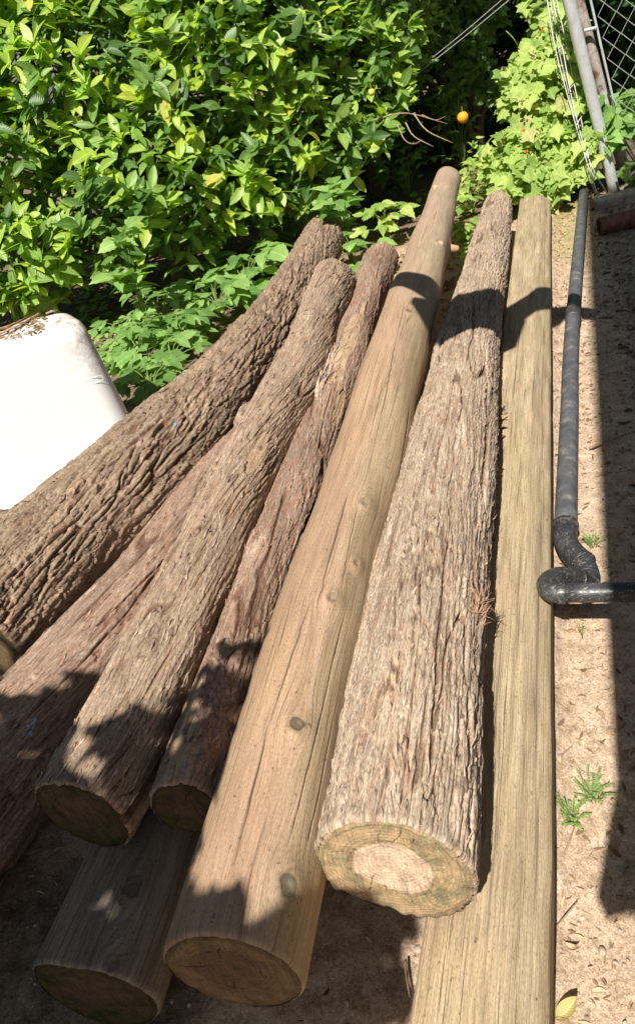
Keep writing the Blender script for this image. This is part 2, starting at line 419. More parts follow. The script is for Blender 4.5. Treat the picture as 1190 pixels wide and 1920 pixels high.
# ------------------------------------------------------------------ logs
TOP_DENSE = 0.78
def theta_grid(nt_):
    # seam under the log (theta measured from straight up); dense over the upper side
    k = np.linspace(-1, 1, nt_, endpoint=False)
    return math.pi*(0.62*k+0.38*k**3*1.0)
class Log:
    def __init__(s, stations, ns, nt_, amp, hfun, seed, twist=0.0, near_dense=True, rwob=0.03, knots=(), bev0=0.012, bev1=0.012, endshape=None, ecc=None):
        st = np.asarray(stations, float)
        s.C = catmull(st, 200)
        s.L = np.concatenate([[0], np.cumsum(np.linalg.norm(np.diff(s.C[:, :3], axis=0), axis=1))])
        s.len = s.L[-1]; s.seed = seed; s.hfun = hfun; s.amp = amp; s.twist = twist; s.rwob = rwob
        s.knots = knots; s.bev0 = bev0; s.bev1 = bev1; s.endshape = endshape; s.ecc = ecc; s.bares = []
        k = np.linspace(0, 1, ns)
        s.s = s.len*(0.45*k+0.55*k**2) if near_dense else s.len*k
        s.th = theta_grid(nt_)
    def centre(s, q):
        c = np.stack([np.interp(q, s.L, s.C[:, i]) for i in range(4)], -1)
        e = 0.01
        c2 = np.stack([np.interp(q+e, s.L, s.C[:, i]) for i in range(3)], -1)
        c1 = np.stack([np.interp(q-e, s.L, s.C[:, i]) for i in range(3)], -1)
        t = c2-c1; t = t/np.linalg.norm(t, axis=-1, keepdims=True)
        sd = np.cross(t, np.array([0, 0, 1.0])); sd /= np.linalg.norm(sd, axis=-1, keepdims=True)
        up = np.cross(sd, t)
        return c[..., :3], c[..., 3], t, sd, up
    def radius(s, q, th):
        c, r, t, sd, up = s.centre(q)
        x, y = np.sin(th), np.cos(th)
        th2 = th+s.twist*q
        X, Y = np.sin(th2)*r, np.cos(th2)*r
        wob = (fbm(q*1.3, X*5+3, Y*5+9, s.seed, 2)-0.5)*2*s.rwob*r*2
        h = s.hfun(q, X, Y, s.seed)            # 0..1 outward
        rr = r+wob+(h-0.7)*s.amp
        endf = 0.35+0.65*ss(0.0, 0.05, q)*ss(0.0, 0.05, s.len-q)
        rr = r+wob+(h-0.7)*s.amp*endf
        bare = np.zeros_like(rr)
        for (bq, bt, lq, lt, bs) in s.bares:
            dt = ((th-bt+math.pi) % (2*math.pi)-math.pi)
            v = np.sqrt(((q-bq)/lq)**2+(dt/lt)**2)+1.5*(fbm(q*6, X*45, Y*45, bs, 3)-0.5)
            bare = np.maximum(bare, 1-ss(0.80, 0.86, v))
        s._bare = bare
        rr = rr*(1-bare)+(r+wob-s.amp*0.55+0.0015*(noise(q*6, X*90, Y*90, 4)-.5))*bare
        ck = np.zeros_like(rr)
        for kn in s.knots:
            ks, kt, ksz, kh = kn[:4]
            ds = (q-ks); da = ((th-kt+math.pi) % (2*math.pi)-math.pi)*r
            d = np.sqrt((ds*0.8)**2+da**2)/ksz
            rr = rr+kh*(np.exp(-(d/1.5)**2)-0.75*np.exp(-(d/0.55)**2))
        if s.endshape is not None:
            rr = s.endshape(q, th, rr)
        ge = np.clip(q/s.bev0, 0, 1); g2 = np.clip((s.len-q)/s.bev1, 0, 1)
        rr = rr-0.006*(1-np.sqrt(np.maximum(0, 1-(1-ge)**2)))*1.0-0.006*(1-np.sqrt(np.maximum(0, 1-(1-g2)**2)))
        return rr, h
    def point(s, q, th, lift=0.0):
        q = np.atleast_1d(np.asarray(q, float)); th = np.atleast_1d(np.asarray(th, float))
        rr, h = s.radius(q, th)
        c, r, t, sd, up = s.centre(q)
        rad = np.sin(th)[..., None]*sd+np.cos(th)[..., None]*up
        tn = np.cos(th)[..., None]*sd-np.sin(th)[..., None]*up
        return c+rad*(rr+lift)[..., None], rad, t, tn
    def build(s, parent, name, mat, crackfun=None, skew0=0.0, skew1=0.12):
        S, TH = np.meshgrid(s.s, s.th, indexing='ij')
        rr, h = s.radius(S, TH)
        bare = s._bare
        ck = np.zeros_like(rr)
        if crackfun is not None:
            ck = crackfun(S, TH, rr)
            rr = rr-ck*0.004
        c, r, t, sd, up = s.centre(s.s)
        rad = np.sin(TH)[..., None]*sd[:, None]+np.cos(TH)[..., None]*up[:, None]
        V = c[:, None]+rad*rr[..., None]
        # slanted saw cuts and slightly ragged ends
        e0 = np.exp(-S/0.15); e1 = np.exp(-(s.len-S)/0.15)
        sk = skew0*np.cos(TH)*rr*e0+skew1*np.cos(TH)*rr*e1
        rag = (noise(np.sin(TH)*9, np.cos(TH)*9, TH*0+s.seed, 5)-0.5)*(0.006 if s.amp > 0.009 else 0.002)
        V = V+t[:, None]*(sk+rag*(e0**6)+rag*(4.0 if s.amp > .009 else 1.5)*(e1**6))[..., None]
        n, m = TH.shape
        arc = TH*r[:, None]; kd = np.ones_like(arc); ksv = np.zeros_like(arc)
        for kn in s.knots:
            ds = S-kn[0]; da = ((TH-kn[1]+math.pi) % (2*math.pi)-math.pi)*r[:, None]
            dn = np.sqrt((ds*0.85)**2+da**2)/kn[2]*(1+0.5*(fbm(S*55, TH*9, TH*0+kn[0], 6, 2)-0.5))*1.35/3
            ksv = np.where(dn < kd, kn[4] if len(kn) > 4 else 0.0, ksv); kd = np.minimum(kd, dn)
            arc = arc-da*0.72*np.exp(-((ds*0.5)**2+da**2)/(1.9*kn[2])**2)
        uv = np.stack([S+s.seed*3.7, arc+s.seed*1.3], -1).reshape(-1, 2)
        Fq = grid_faces(n, m, True)
        # wrap-around faces carry a stretched uv under the log, out of sight
        s.V = V
        o = mesh_obj(name, V.reshape(-1, 3), Fq, mat, parent, uv, {'h': h.ravel(), 'crack': ck.ravel(), 'bare': bare.ravel(), 'side': np.sin(TH).ravel(), 'kd': kd.ravel(), 'ks': ksv.ravel(), 'along': (S/s.len).ravel()})
        return o
    def cap(s, parent, mat, which=0, inset=0.002, pith=(0, 0), label=None, ncrack=5):
        ringv = s.V[0] if which == 0 else s.V[-1]
        c, r, t, sd, up = s.centre(np.array([0.0 if which == 0 else s.len]))
        t, sd, up, r = t[0], sd[0], up[0], r[0]
        cen = ringv.mean(0)
        out = -t if which == 0 else t
        nr = 40
        m = len(ringv)
        lx0, ly0, d0_ = (ringv-cen) @ sd, (ringv-cen) @ up, (ringv-cen) @ out
        cf = np.linalg.lstsq(np.stack([lx0, ly0, np.ones(m)], -1), d0_, rcond=None)[0]
        dpl = np.stack([lx0, ly0, np.ones(m)], -1) @ cf
        a0 = np.arctan2(lx0, ly0); rad0 = np.hypot(lx0, ly0)
        ag = np.linspace(-math.pi, math.pi, 256, endpoint=False); o_ = np.argsort(a0)
        rg = np.interp(ag, a0[o_], rad0[o_], period=2*math.pi); ff = np.fft.rfft(rg); ff[7:] = 0; rs_ = np.interp(a0, ag, np.fft.irfft(ff, 256), period=2*math.pi)
        ring_s = cen+sd*(np.sin(a0)*rs_)[:, None]+up*(np.cos(a0)*rs_)[:, None]+out*dpl[:, None]
        V = []; uv = []; rad = []; dist = []; ck = []
        ang = np.arctan2((ringv-cen) @ sd, (ringv-cen) @ up)
        pc = cen+sd*pith[0]*r+up*pith[1]*r
        rs = random.Random(s.seed*5+which)
        cr = [(rs.uniform(-math.pi, math.pi), rs.uniform(0.1, 0.6), rs.uniform(0.7, 1.0), rs.uniform(0.25, 0.6)) for _ in range(ncrack)]
        for i in range(nr+1):
            f = i/nr
            wq = f**9
            P = pc+((ring_s-pc)*(1-wq)+(ringv-pc)*wq)*f
            lx, ly = (P-pc) @ sd, (P-pc) @ up
            a = np.arctan2(lx, ly)
            dd = np.sqrt(lx**2+ly**2)
            rough = (fbm(lx*40+s.seed, ly*40, lx*0, s.seed, 3)-0.5)*0.004
            k = np.zeros(m)
            for (ca, f0, f1, wd) in cr:
                da = np.abs((a-ca-0.08*math.sin(f*9+ca*3)+math.pi) % (2*math.pi)-math.pi)*np.maximum(dd, 0.004)
                kk = (1-ss(0.0006*wd, 0.0022*wd, da))*ss(f0-0.05, f0+0.1, np.full(m, f))*(1-ss(f1-0.12, f1+0.02, np.full(m, f)))
                k = np.maximum(k, kk)
            # ring shakes (arcs) just outside the heartwood
            ph = noise(a*1.2+s.seed, a*0, a*0+which, 3)
            k = np.maximum(k, (1-ss(0.0, 0.012, np.abs(f-0.53-0.04*np.sin(a*3))))*ss(0.52, 0.62, ph)*0.8)
            edge = -0.004*max(0, (f-0.93)/0.07)**2
            V.append(P+out*(inset+rough*(1 if f < 0.98 else 0.2)+edge-k*0.004)[:, None])
            uv.append(np.stack([lx+s.seed*0.7, ly+s.seed*0.3], -1)); rad.append(np.full(m, f)); dist.append(dd); ck.append(k)
        V = np.concatenate(V)
        o = mesh_obj('cut_end', V, grid_faces(nr+1, m, True), mat, parent, np.concatenate(uv),
                     {'rad': np.concatenate(rad), 'dist': np.concatenate(dist), 'crack': np.concatenate(ck)})
        if label: o['label'] = label
        return o
    def shreds(s, parent, mat, n, length=(0.03, 0.12), width=(0.002, 0.006), ths=(-1.5, 1.5), srange=(0, 1), lift=(0.0, 0.02), name='loose_bark', skew=0.25, rs=None):
        rs = rs or random.Random(s.seed+n)
        VV = []; k = 0
        q0 = np.array([s.len*(rs.uniform(*srange)**1.5 if srange == (0, 1) else rs.uniform(*srange)) for _ in range(n)])
        t0 = np.array([rs.uniform(*ths) for _ in range(n)])
        ln = np.array([rs.uniform(*length) for _ in range(n)]); wd = np.array([rs.uniform(*width) for _ in range(n)])
        lf = np.array([rs.uniform(*lift) if rs.random() < 0.5 else lift[0]+0.002 for _ in range(n)]); sk = np.array([rs.gauss(0, skew) for _ in range(n)])
        bend = np.array([rs.gauss(0, 1.0) for _ in range(n)])
        q0 = np.clip(q0, 0.01, s.len-0.02-ln*0.5)
        seg = 6
        Vl = []
        for i in range(seg):
            f = i/(seg-1)
            q = np.clip(q0+ln*(f-0.5), 0.005, s.len-0.005)
            c, r, t, sd, up = s.centre(q)
            th = t0+(sk*ln*(f-0.5)+bend*ln*0.25*(f-0.5)**2)/r
            P, rad, tt, tn = s.point(q, th)
            lifth = 0.001+lf*(f**2.2)*ln/0.06*0.8
            P = P+rad*lifth[:, None]
            ww = wd*(1-abs(f-0.4)*1.3)*0.5+0.0004
            Vl.append(P-tn*ww[:, None]); Vl.append(P+rad*(0.0012)+tn*ww[:, None]*0.1); Vl.append(P+tn*ww[:, None])
        A = np.stack(Vl, 1)  # n, seg*3, 3
        base = grid_faces(seg, 3)
        Fq = (np.arange(n)[:, None, None]*seg*3+base[None]).reshape(-1, 4)
        return tag(mesh_obj(name, A.reshape(-1, 3), Fq, mat, parent, smooth=False), kind='stuff')

def splits(q, X, Y, sd, f=16, wid=0.035):
    """long lengthwise fissures, open only here and there"""
    w = fbm(q*5, X*12, Y*12, sd+70, 2)-0.5
    n = noise(q*0.9, X*f+w*0.5, Y*f-w*0.5, sd+71)
    g = ss(0.42, 0.62, noise(q*2.3, X*8, Y*8, sd+72))
    return (1-ss(0.0, wid, np.abs(n-0.5)))*g
def h_furrow(q, X, Y, sd):
    w = fbm(q*3.5, X*9, Y*9, sd+3, 3)-0.5; w2 = fbm(q*14, X*46, Y*46, sd+4, 3)-0.5
    _, e1, i1 = worley(q*2.3+w*0.8+w2*.5, X*25+w*1.2+w2*.9, Y*25-w*1.2, sd)
    _, e2, i2 = worley(q*8.5+w*2+w2*2.2, X*62+w*1.6+w2*1.8, Y*62+w2*1.8, sd+50)
    _, e3, i3 = worley(q*24+w2*3, X*120+w2*2, Y*120+w2*2, sd+60)
    n4 = noise(q*2.2, X*9, Y*9, sd+29); n3 = noise(q*12, X*230, Y*230, sd+23)
    f1 = ss(0.0, 0.05+0.22*n4, e1); f2 = ss(0.0, 0.06, e2)
    gate = ss(0.25, 0.6, n4)
    return 0.12+0.18*(1-gate)+(0.30+0.34*gate)*f1+0.16*(f2-1)+0.50*f1*(i2-0.4)+0.24*(i3-.5)+0.12*(n3-0.5)+0.12*(i1-.5)-0.35*splits(q, X, Y, sd)
def h_fibre(q, X, Y, sd):
    w = fbm(q*3, X*8, Y*8, sd+3, 2)-0.5; w2 = fbm(q*8, X*40, Y*40, sd+4, 2)-0.5
    _, e1, i1 = worley(q*3.6+w*1.2+w2, X*62+w*2.0+w2*1.0, Y*62-w*2, sd)
    _, e2, i2 = worley(q*8+w2*2.5, X*135+w*3+w2*2, Y*135+w2*2, sd+50)
    n3 = noise(q*9, X*300, Y*300, sd+23); n4 = noise(q*2.6, X*14, Y*14, sd+41)
    f1 = ss(0.0, 0.13, e1); f2 = ss(0.0, 0.16, e2)
    deep = ss(0.50, 0.8, n4)
    return 0.50+0.36*(i1-0.35)+0.26*(i2-0.4)-(0.14+0.40*deep)*(1-f1)-0.14*(1-f2)+0.20*(n3-0.5)+0.30*(n4-0.5)-0.75*splits(q, X, Y, sd, 20)
def h_flake(q, X, Y, sd):
    w = fbm(q*4, X*10, Y*10, sd+3, 2)-0.5; w2 = fbm(q*12, X*40, Y*40, sd+4, 2)-0.5
    _, e1, i1 = worley(q*4+w*2+w2*1.5, X*34+w*1.8+w2*1.4, Y*34-w*1.8, sd)
    _, e2, i2 = worley(q*11+w2*3, X*88+w*3+w2*2, Y*88, sd+50)
    n3 = noise(q*14, X*240, Y*240, sd+23); n4 = noise(q*3.0, X*12, Y*12, sd+41)
    f1 = ss(0.0, 0.10, e1); f2 = ss(0.0, 0.12, e2)
    return 0.50+0.40*(i1-0.4)+0.22*(i2-0.4)-0.20*(1-f1)-0.10*(1-f2)+0.14*(n3-0.5)+0.35*(n4-0.5)-0.7*splits(q, X, Y, sd, 18)
def h_smooth(q, X, Y, sd):
    n1 = noise(q*2.5, X*11, Y*11, sd); n2 = noise(q*6, X*60, Y*60, sd+5); n3 = noise(q*1.2, X*30, Y*30, sd+9)
    return 0.7+0.5*(n1-0.5)+0.12*(n2-0.5)+0.2*(n3-0.5)
def cracks(lst):
    def f(S, TH, rr):
        k = np.zeros_like(S)
        for (s0, s1, t0, t1, wd) in lst:
            u = np.clip((S-s0)/(s1-s0), 0, 1)
            inside = ss(s0-0.02, s0+0.08, S)*(1-ss(s1-0.15, s1, S))
            tc = t0+(t1-t0)*u+0.012*np.sin(S*9+t0*7)+0.014*(noise(S*24, S*0, S*0+t0*5, 3)-0.5)*2
            d = np.abs(TH-tc)*rr
            wd2 = wd*0.62*(0.35+0.65*np.sin(np.clip(u, 0, 1)*math.pi))
            k = np.maximum(k, (1-ss(wd2*0.4, wd2+0.0007, d))*inside*ss(0.25, 0.45, noise(S*3.1, S*0, S*0+t0*9, 8)))
        return k
    return f
def knot_part(lg, parent, q, th, size, mat, lift=0.0, tilt=0.3):
    P, rad, t, tn = lg.point(q, th, lift)
    P, rad, t, tn = P[0], rad[0], t[0], tn[0]
    m, nr = 28, 8
    V = []; uv = []; rd = []; ds = []; ck = []
    a = np.linspace(0, 2*math.pi, m, endpoint=False)
    out = 1+0.13*np.sin(a*2+q)+0.07*np.sin(a*5+th)
    for i in range(nr+1):
        f = i/nr
        x = np.cos(a)*out*size*f*1.12; y = np.sin(a)*out*size*f
        hh = 0.002-0.05*size*f**2*4-0.004*(f > 0.97)
        V.append(P+rad*hh+np.outer(x, t)+np.outer(y, tn))
        uv.append(np.stack([x, y], -1)); rd.append(np.full(m, f)); ds.append(np.full(m, size*f))
        ck.append((np.abs(y-0.2*size) < 0.0016)*(x > 0)*1.0*(f < .9)+(f > 0.93)*(np.sin(a*1+q*7) > 0.0)*0.9)
    o = mesh_obj('knot', np.concatenate(V), grid_faces(nr+1, m, True), mat, parent, np.concatenate(uv),
                 {'rad': np.concatenate(rd), 'dist': np.concatenate(ds), 'crack': np.concatenate(ck)})
    return o
def find_on(lg, px, py):
    """station and angle on a log that a direction of view meets"""
    q = np.linspace(0.01, lg.len-0.01, 500); th = np.linspace(-1.9, 1.9, 90)
    Q, T = np.meshgrid(q, th, indexing='ij')
    c, r, t, sd, up = lg.centre(Q)
    P = c+(np.sin(T)[..., None]*sd+np.cos(T)[..., None]*up)*r[..., None]
    x, y, d = proj(P)
    nrm = (P-c); facing = np.sum((CAM-P)*nrm, -1) > 0
    e = np.hypot(x-px, y-py)+np.where(facing, 0, 1e5)
    i = np.unravel_index(np.argmin(e), e.shape)
    return float(Q[i]), float(T[i])

GRP = 'logs lying in the pile'
# --- big furrowed log on the left
t1 = thing('bark_log', (-1.05, 2.0, 0), 'thick log with deeply furrowed dark bark, leftmost in the pile beside the white tub', 'log', GRP)
L1 = Log([(-1.135, 1.90, .235, .215), (-0.90, 2.27, .245, .214), (-0.497, 2.883, .26, .205), (0.053, 3.985, .28, .168), (0.59, 5.674, .30, .150)], 620, 300, 0.021, h_furrow, 1, 0.5, rwob=0.06, knots=((2.1, 0.7, .04, .02), (1.2, -0.2, .03, .015), (3.2, .3, .04, .02)))
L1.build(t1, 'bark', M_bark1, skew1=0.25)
L1.cap(t1, M_end4, 0); L1.cap(t1, M_end5, 1)
L1.shreds(t1, M_bark3s, 200, (.025, .08), (.008, .022), (-1.5, 1.6), lift=(0, .009), skew=.12)
L1.shreds(t1, M_shredr, 150, (0.02, 0.07), (0.004, 0.012), (-1.4, 1.6), lift=(0, 0.006), skew=.15)
# --- broad log low at the left edge
t2b = thing('bark_log', (-1.1, 1.1, 0), 'broad reddish log with blue paint flecks, low at the left edge under the furrowed log', 'log', GRP)
L2b = Log([(-1.28, 0.87, .16, .172), (-0.988, 1.363, .155, .169), (-0.78, 1.72, .15, .16), (-0.53, 2.21, .145, .14), (-0.26, 2.9, .14, .12), (0.0, 3.5, .13, .11)], 460, 260, 0.014, h_flake, 2, -0.3)
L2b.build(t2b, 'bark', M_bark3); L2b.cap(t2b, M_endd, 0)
L2b.shreds(t2b, M_shredr, 120, (0.03, 0.08), (0.003, 0.009), (-1.3, 1.3), lift=(0, .006), skew=.1)
# --- stringy log
t2 = thing('bark_log', (-0.62, 1.05, 0), 'greyish stringy barked log, its dark mossy sawn end resting on the stripped lower log', 'log', GRP)
kn = []
L2 = Log([(-0.625, 1.045, .34, .103), (-0.548, 1.23, .34, .109), (-0.395, 1.714, .35, .113), (-0.185, 2.325, .36, .113), (0.076, 3.0, .37, .109), (0.425, 4.203, .38, .110)], 620, 290, 0.011, h_fibre, 3, -0.9,
         knots=((0.35, 0.25, 0.022, 0.014), (1.62, -1.1, 0.03, 0.04), (2.45, 0.1, 0.03, 0.016), (0.75, -0.7, .03, .015), (3.0, .5, .03, .015)), rwob=0.14)
_a = find_on(L2, 482, 850); L2.bares = [(_a[0], _a[1], 0.16, 0.22, 4)]
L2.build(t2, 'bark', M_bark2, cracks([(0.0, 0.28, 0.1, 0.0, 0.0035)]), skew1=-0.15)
L2.cap(t2, M_endd, 0, label='dark green mossy sawn end', ncrack=2); L2.cap(t2, M_bark3, 1)
L2.shreds(t2, M_bark3s, 130, (.02, .06), (.006, .016), (-1.5, 1.5), lift=(0, .006), skew=.1)
L2.shreds(t2, M_shred, 300, (0.02, 0.07), (0.0015, 0.005), (-1.6, 1.6), lift=(0, .008), skew=.15)
# --- half-stripped log under the smooth pole
t3 = thing('stripped_log', (-0.4, 1.0, 0), 'slim reddish log half stripped of bark, wedged between the stringy log and the smooth pole', 'log', GRP)
L3 = Log([(-0.405, 1.0, .32, .082), (-0.29, 1.40, .31, .086), (-0.187, 1.737, .30, .090), (0.098, 2.633, .28, .097), (0.42, 3.6, .265, .105), (0.80, 4.797, .25, .112)], 620, 250, 0.012, h_flake, 4, 0.5,
         knots=((0.86, -0.35, 0.035, 0.02), (0.07, 0.3, 0.02, 0.012), (0.36, 0.35, .02, .01)), rwob=0.14)
qa, ta_ = find_on(L3, 650, 640); qb, tb_ = find_on(L3, 640, 760)
L3.bares = [(0.22, -0.15, 0.30, 0.42, 3), (qa, ta_, 0.55, 0.45, 5), (qb, tb_, 0.2, 0.3, 9)]
L3.build(t3, 'bark', M_bark3); L3.cap(t3, M_endd, 0, label='dark mossy sawn end'); L3.cap(t3, M_bark3, 1)
L3.shreds(t3, M_shredr, 220, (0.02, 0.08), (0.002, 0.007), (-1.4, 1.4), lift=(0, .008), skew=.15)
M_peel = wood_material('fresh_peeled_wood', (0.50, 0.30, 0.15), (0.58, 0.40, 0.22), (0.52, 0.42, 0.28), gamt=0.1)
# torn strips of bark hanging off the half-stripped log
q, th = find_on(L3, 425, 1270)
L3.shreds(t3, M_bark3s, 46, (0.05, 0.16), (0.006, 0.020), (th-0.6, th+0.2), (max(0.03, q/L3.len-0.05), q/L3.len+0.02), (0.001, 0.008), 'torn_bark', 0.25)
q, th = find_on(L3, 625, 690)
L3.shreds(t3, M_shred, 26, (0.10, 0.34), (0.005, 0.016), (th-0.8, th-0.1), (q/L3.len-0.05, q/L3.len+0.06), (0.002, 0.014), 'torn_bark', 0.10)
# --- stripped log at the bottom
t3b = thing('stripped_log', (-0.65, 0.82, 0), 'grey bark-free log with large knots, lowest in the pile under the two mossy ends', 'log', GRP)
L3b = Log([(-0.655, 0.80, .13, .125), (-0.55, 1.10, .125, .120), (-0.42, 1.5, .12, .117), (-0.25, 2.1, .12, .11), (-0.05, 2.9, .12, .10)], 380, 220, 0.008, h_smooth, 5, 0.2, rwob=0.16)
_q = find_on(L3b, 250, 1655); _q2 = find_on(L3b, 215, 1800); L3b.knots = ((_q[0], _q[1], .03, .006, .5), (_q2[0], _q2[1], .022, .005, .5))
L3b.build(t3b, 'trunk', M_woodg, cracks([(0.05, 0.35, 0.3, 0.15, 0.003), (0.0, 1.2, -0.75, -0.7, 0.005), (0.1, 0.8, -0.95, -0.9, 0.004)])); L3b.cap(t3b, M_endd, 0)
# --- smooth pole
t4 = thing('smooth_pole', (-0.31, 0.66, 0), 'long smooth tan pole without bark, with dark knots and fine cracks, beside the shaggy log', 'pole', GRP)
L4 = Log([(-0.318, 0.655, .335, .116), (-0.188, 1.049, .34, .122), (0.065, 1.768, .35, .126), (0.427, 2.743, .37, .123), (1.0, 4.27, .395, .112), (1.585, 5.88, .42, .094)], 760, 330, 0.008, h_smooth, 6, 0.2, rwob=0.09)
kl = []
K4 = [(555, 1362, .013), (532, 1668, .016), (680, 945, .014), (620, 1128, .012), (668, 1058, .010), (818, 345, .02), (845, 465, .02), (820, 460, .018), (745, 530, .018), (765, 585, .012)]
for (px, py, sz) in K4:
    q, th = find_on(L4, px, py); kl.append((q, th, sz*1.5, 0.008 if sz < .015 else 0.010, 1.0 if (px, py) in ((555, 1362), (532, 1668), (765, 585)) else 0.45))
L4.knots = tuple(kl)
def crk(lst, lg):
    rc = random.Random(12); out = []
    for _ in range(34):
        a_ = rc.uniform(0, lg.len*.9)**1.0; t_ = rc.uniform(-1.5, 1.5); out.append((a_, a_+rc.uniform(.12, .7), t_, t_+rc.uniform(-.05, .12), rc.uniform(.0012, .0026)))
    for (a, b, wd) in lst:
        q0, t0 = find_on(lg, *a); q1, t1_ = find_on(lg, *b)
        if q0 > q1: q0, t0, q1, t1_ = q1, t1_, q0, t0
        out.append((q0, q1, t0, t1_, wd))
    return cracks(out)
L4.build(t4, 'trunk', M_wood4, crk([((415, 1715), (520, 1310), .0035), ((500, 1380), (600, 1090), .0025), ((545, 1430), (565, 1370), .004), ((590, 1150), (700, 760), .0028), ((640, 1100), (720, 700), .002), ((690, 900), (760, 560), .0025), ((700, 540), (790, 380), .003), ((820, 560), (838, 440), .006), ((500, 1560), (550, 1440), .002), ((470, 1740), (480, 1690), .003), ((740, 900), (775, 720), .006)], L4))
L4.cap(t4, M_end4, 0, pith=(-0.1, 0.05), label='brown sawn end, mostly shaded', ncrack=3); L4.cap(t4, M_end4, 1)
def stub(lg, parent, px, py, r, ln, mat):
    q, th = find_on(lg, px, py)
    P, rad, t, tn = lg.point(q, th)
    a = Acc(); d = rad[0]*0.8+t[0]*0.35
    tube(a, [P[0]-d*0.02, P[0]+d*ln*0.5, P[0]+d*ln], [r*1.25, r, r*0.75], 14, 6)
    o = a.build('branch_stub', mat, parent)
    o.data.attributes.new('crack', 'FLOAT', 'POINT')
    return o
stub(L4, t4, 843, 466, 0.022, 0.05, M_peel); stub(L4, t4, 822, 462, 0.018, 0.012, M_peel); stub(L4, t4, 815, 350, 0.02, 0.01, M_peel)
# --- pale shaggy log on the right
t5 = thing('bark_log', (-0.03, 0.75, 0), 'pale shaggy barked log showing growth rings on its sunlit sawn end, beside the squared beam', 'log', GRP)
def end5(q, th, rr):
    e = np.exp(-(q/0.22)**2)
    flat = 0.98*rr*0+0.112/np.maximum(0.25, np.cos(th-math.radians(-152)))
    lim = np.where(np.cos(th-math.radians(-152)) > 0.3, flat, 1.0)
    r2 = np.minimum(rr, lim)
    return rr*(1-e)+r2*e
L5 = Log([(-0.037, 0.748, .338, .144), (0.087, 1.085, .330, .150), (0.365, 1.847, .31, .153), (0.827, 3.039, .285, .136), (1.30, 4.2, .262, .120), (1.80, 5.441, .245, .104)], 800, 360, 0.017, h_fibre, 7, 0.12, rwob=0.06,
         endshape=end5, knots=((4.55, 0.1, .02, .02),))
L5.build(t5, 'bark', M_bark5, skew0=0.0)
L5.cap(t5, M_end5, 0, pith=(-0.02, -0.02), label='pale sawn end with visible growth rings and green moss', ncrack=17); L5.cap(t5, M_bark3, 1)
L5.shreds(t5, M_shred, 900, (0.015, 0.07), (0.0012, 0.005), (-1.6, 1.7), lift=(0, 0.004), skew=0.12)
L5.shreds(t5, M_shred, 160, (0.03, 0.12), (0.003, 0.010), (0.9, 1.7), lift=(0.0, 0.008), skew=0.15)
q, th = find_on(L5, 903, 1140)
rs5 = random.Random(3)
L5.shreds(t5, M_shredr, 60, (0.025, 0.06), (0.002, 0.005), (th-0.12, th+0.2), (q/L5.len-0.006, q/L5.len+0.006), (0.02, 0.06), 'bark_tuft', 1.2, rs5)

# --- squared beam
tb = thing('squared_beam', (0.05, 0.5, 0), 'long squared tan timber beam with planed edges lying flat on the dirt', 'beam')
B0 = np.array([-0.008, 0.18]); B1 = np.array([2.234, 5.57]); bd = (B1-B0)/np.linalg.norm(B1-B0); bn = np.array([bd[1], -bd[0]])
prof = [(-0.212, 0.0), (-0.216, 0.10), (-0.212, 0.185), (-0.205, 0.196), (-0.066, 0.2), (-0.060, 0.198), (-0.006, 0.158), (0.002, 0.148), (0.004, 0.09), (0.0, 0.0)]
def beam_mesh():
    n = 420; Lb = np.linalg.norm(B1-B0)
    pr = []
    P = np.array(prof)
    seglen = np.linalg.norm(np.diff(P, axis=0), axis=1); cum = np.concatenate([[0], np.cumsum(seglen)])
    m = 120
    a = np.sort(np.concatenate([np.linspace(0, cum[-1], m-len(cum)), cum]))
    pw = np.interp(a, cum, P[:, 0]); pz = np.interp(a, cum, P[:, 1])
    k = np.linspace(0, 1, n); S = Lb*(0.5*k+0.5*k*k)
    Sg, A = np.meshgrid(S, a, indexing='ij')
    Wd = np.broadcast_to(pw, Sg.shape)+(fbm(Sg*1.2, Sg*0, Sg*0+4, 2, 3)-0.5)*0.010
    Zd = np.broadcast_to(pz, Sg.shape)+(noise(Sg*3, A*30, Sg*0, 7)-0.5)*0.0025*(np.broadcast_to(pz, Sg.shape) > .1)
    Wd = Wd+(noise(Sg*9, A*20, Sg*0, 9)-0.5)*0.002
    ck = np.zeros_like(Sg)
    for (s0, s1, a0, wd) in ((0.0, 5.8, cum[-1]-0.185, .0016), (0.9, 1.7, cum[-1]-0.245, .002), (2.0, 3.8, cum[-1]-0.30, .0015), (0.3, 1.0, cum[-1]-0.27, .0015)):
        d = np.abs(A-a0-0.004*np.sin(Sg*4)); ck = np.maximum(ck, (1-ss(wd*.5, wd*1.6, d))*ss(s0, s0+.1, Sg)*(1-ss(s1-.1, s1, Sg))*0.6)
    V = np.stack([B0[0]+bd[0]*Sg+bn[0]*Wd, B0[1]+bd[1]*Sg+bn[1]*Wd, Zd+0.0-ck*.002], -1)
    uv = np.stack([Sg, A], -1).reshape(-1, 2)
    mesh_obj('timber', V.reshape(-1, 3), grid_faces(n, m), M_beam, tb, uv, {'crack': ck.ravel()})
    for i, end in ((0, -1), (-1, 1)):
        ring = V[i]; cen = ring.mean(0); nr = 12; VV = []; rd = []; ds = []; uvs = []
        for j in range(nr+1):
            P2 = cen+(ring-cen)*j/nr
            VV.append(P2); rd.append(np.full(m, j/nr*0.9)); d = np.linalg.norm(P2-cen, axis=1); ds.append(d)
            uvs.append(np.stack([P2[:, 0], P2[:, 2]], -1))
        mesh_obj('cut_end', np.concatenate(VV), grid_faces(nr+1, m), M_end5, tb, np.concatenate(uvs), {'rad': np.concatenate(rd), 'dist': np.concatenate(ds), 'crack': np.zeros((nr+1)*m)})
beam_mesh()
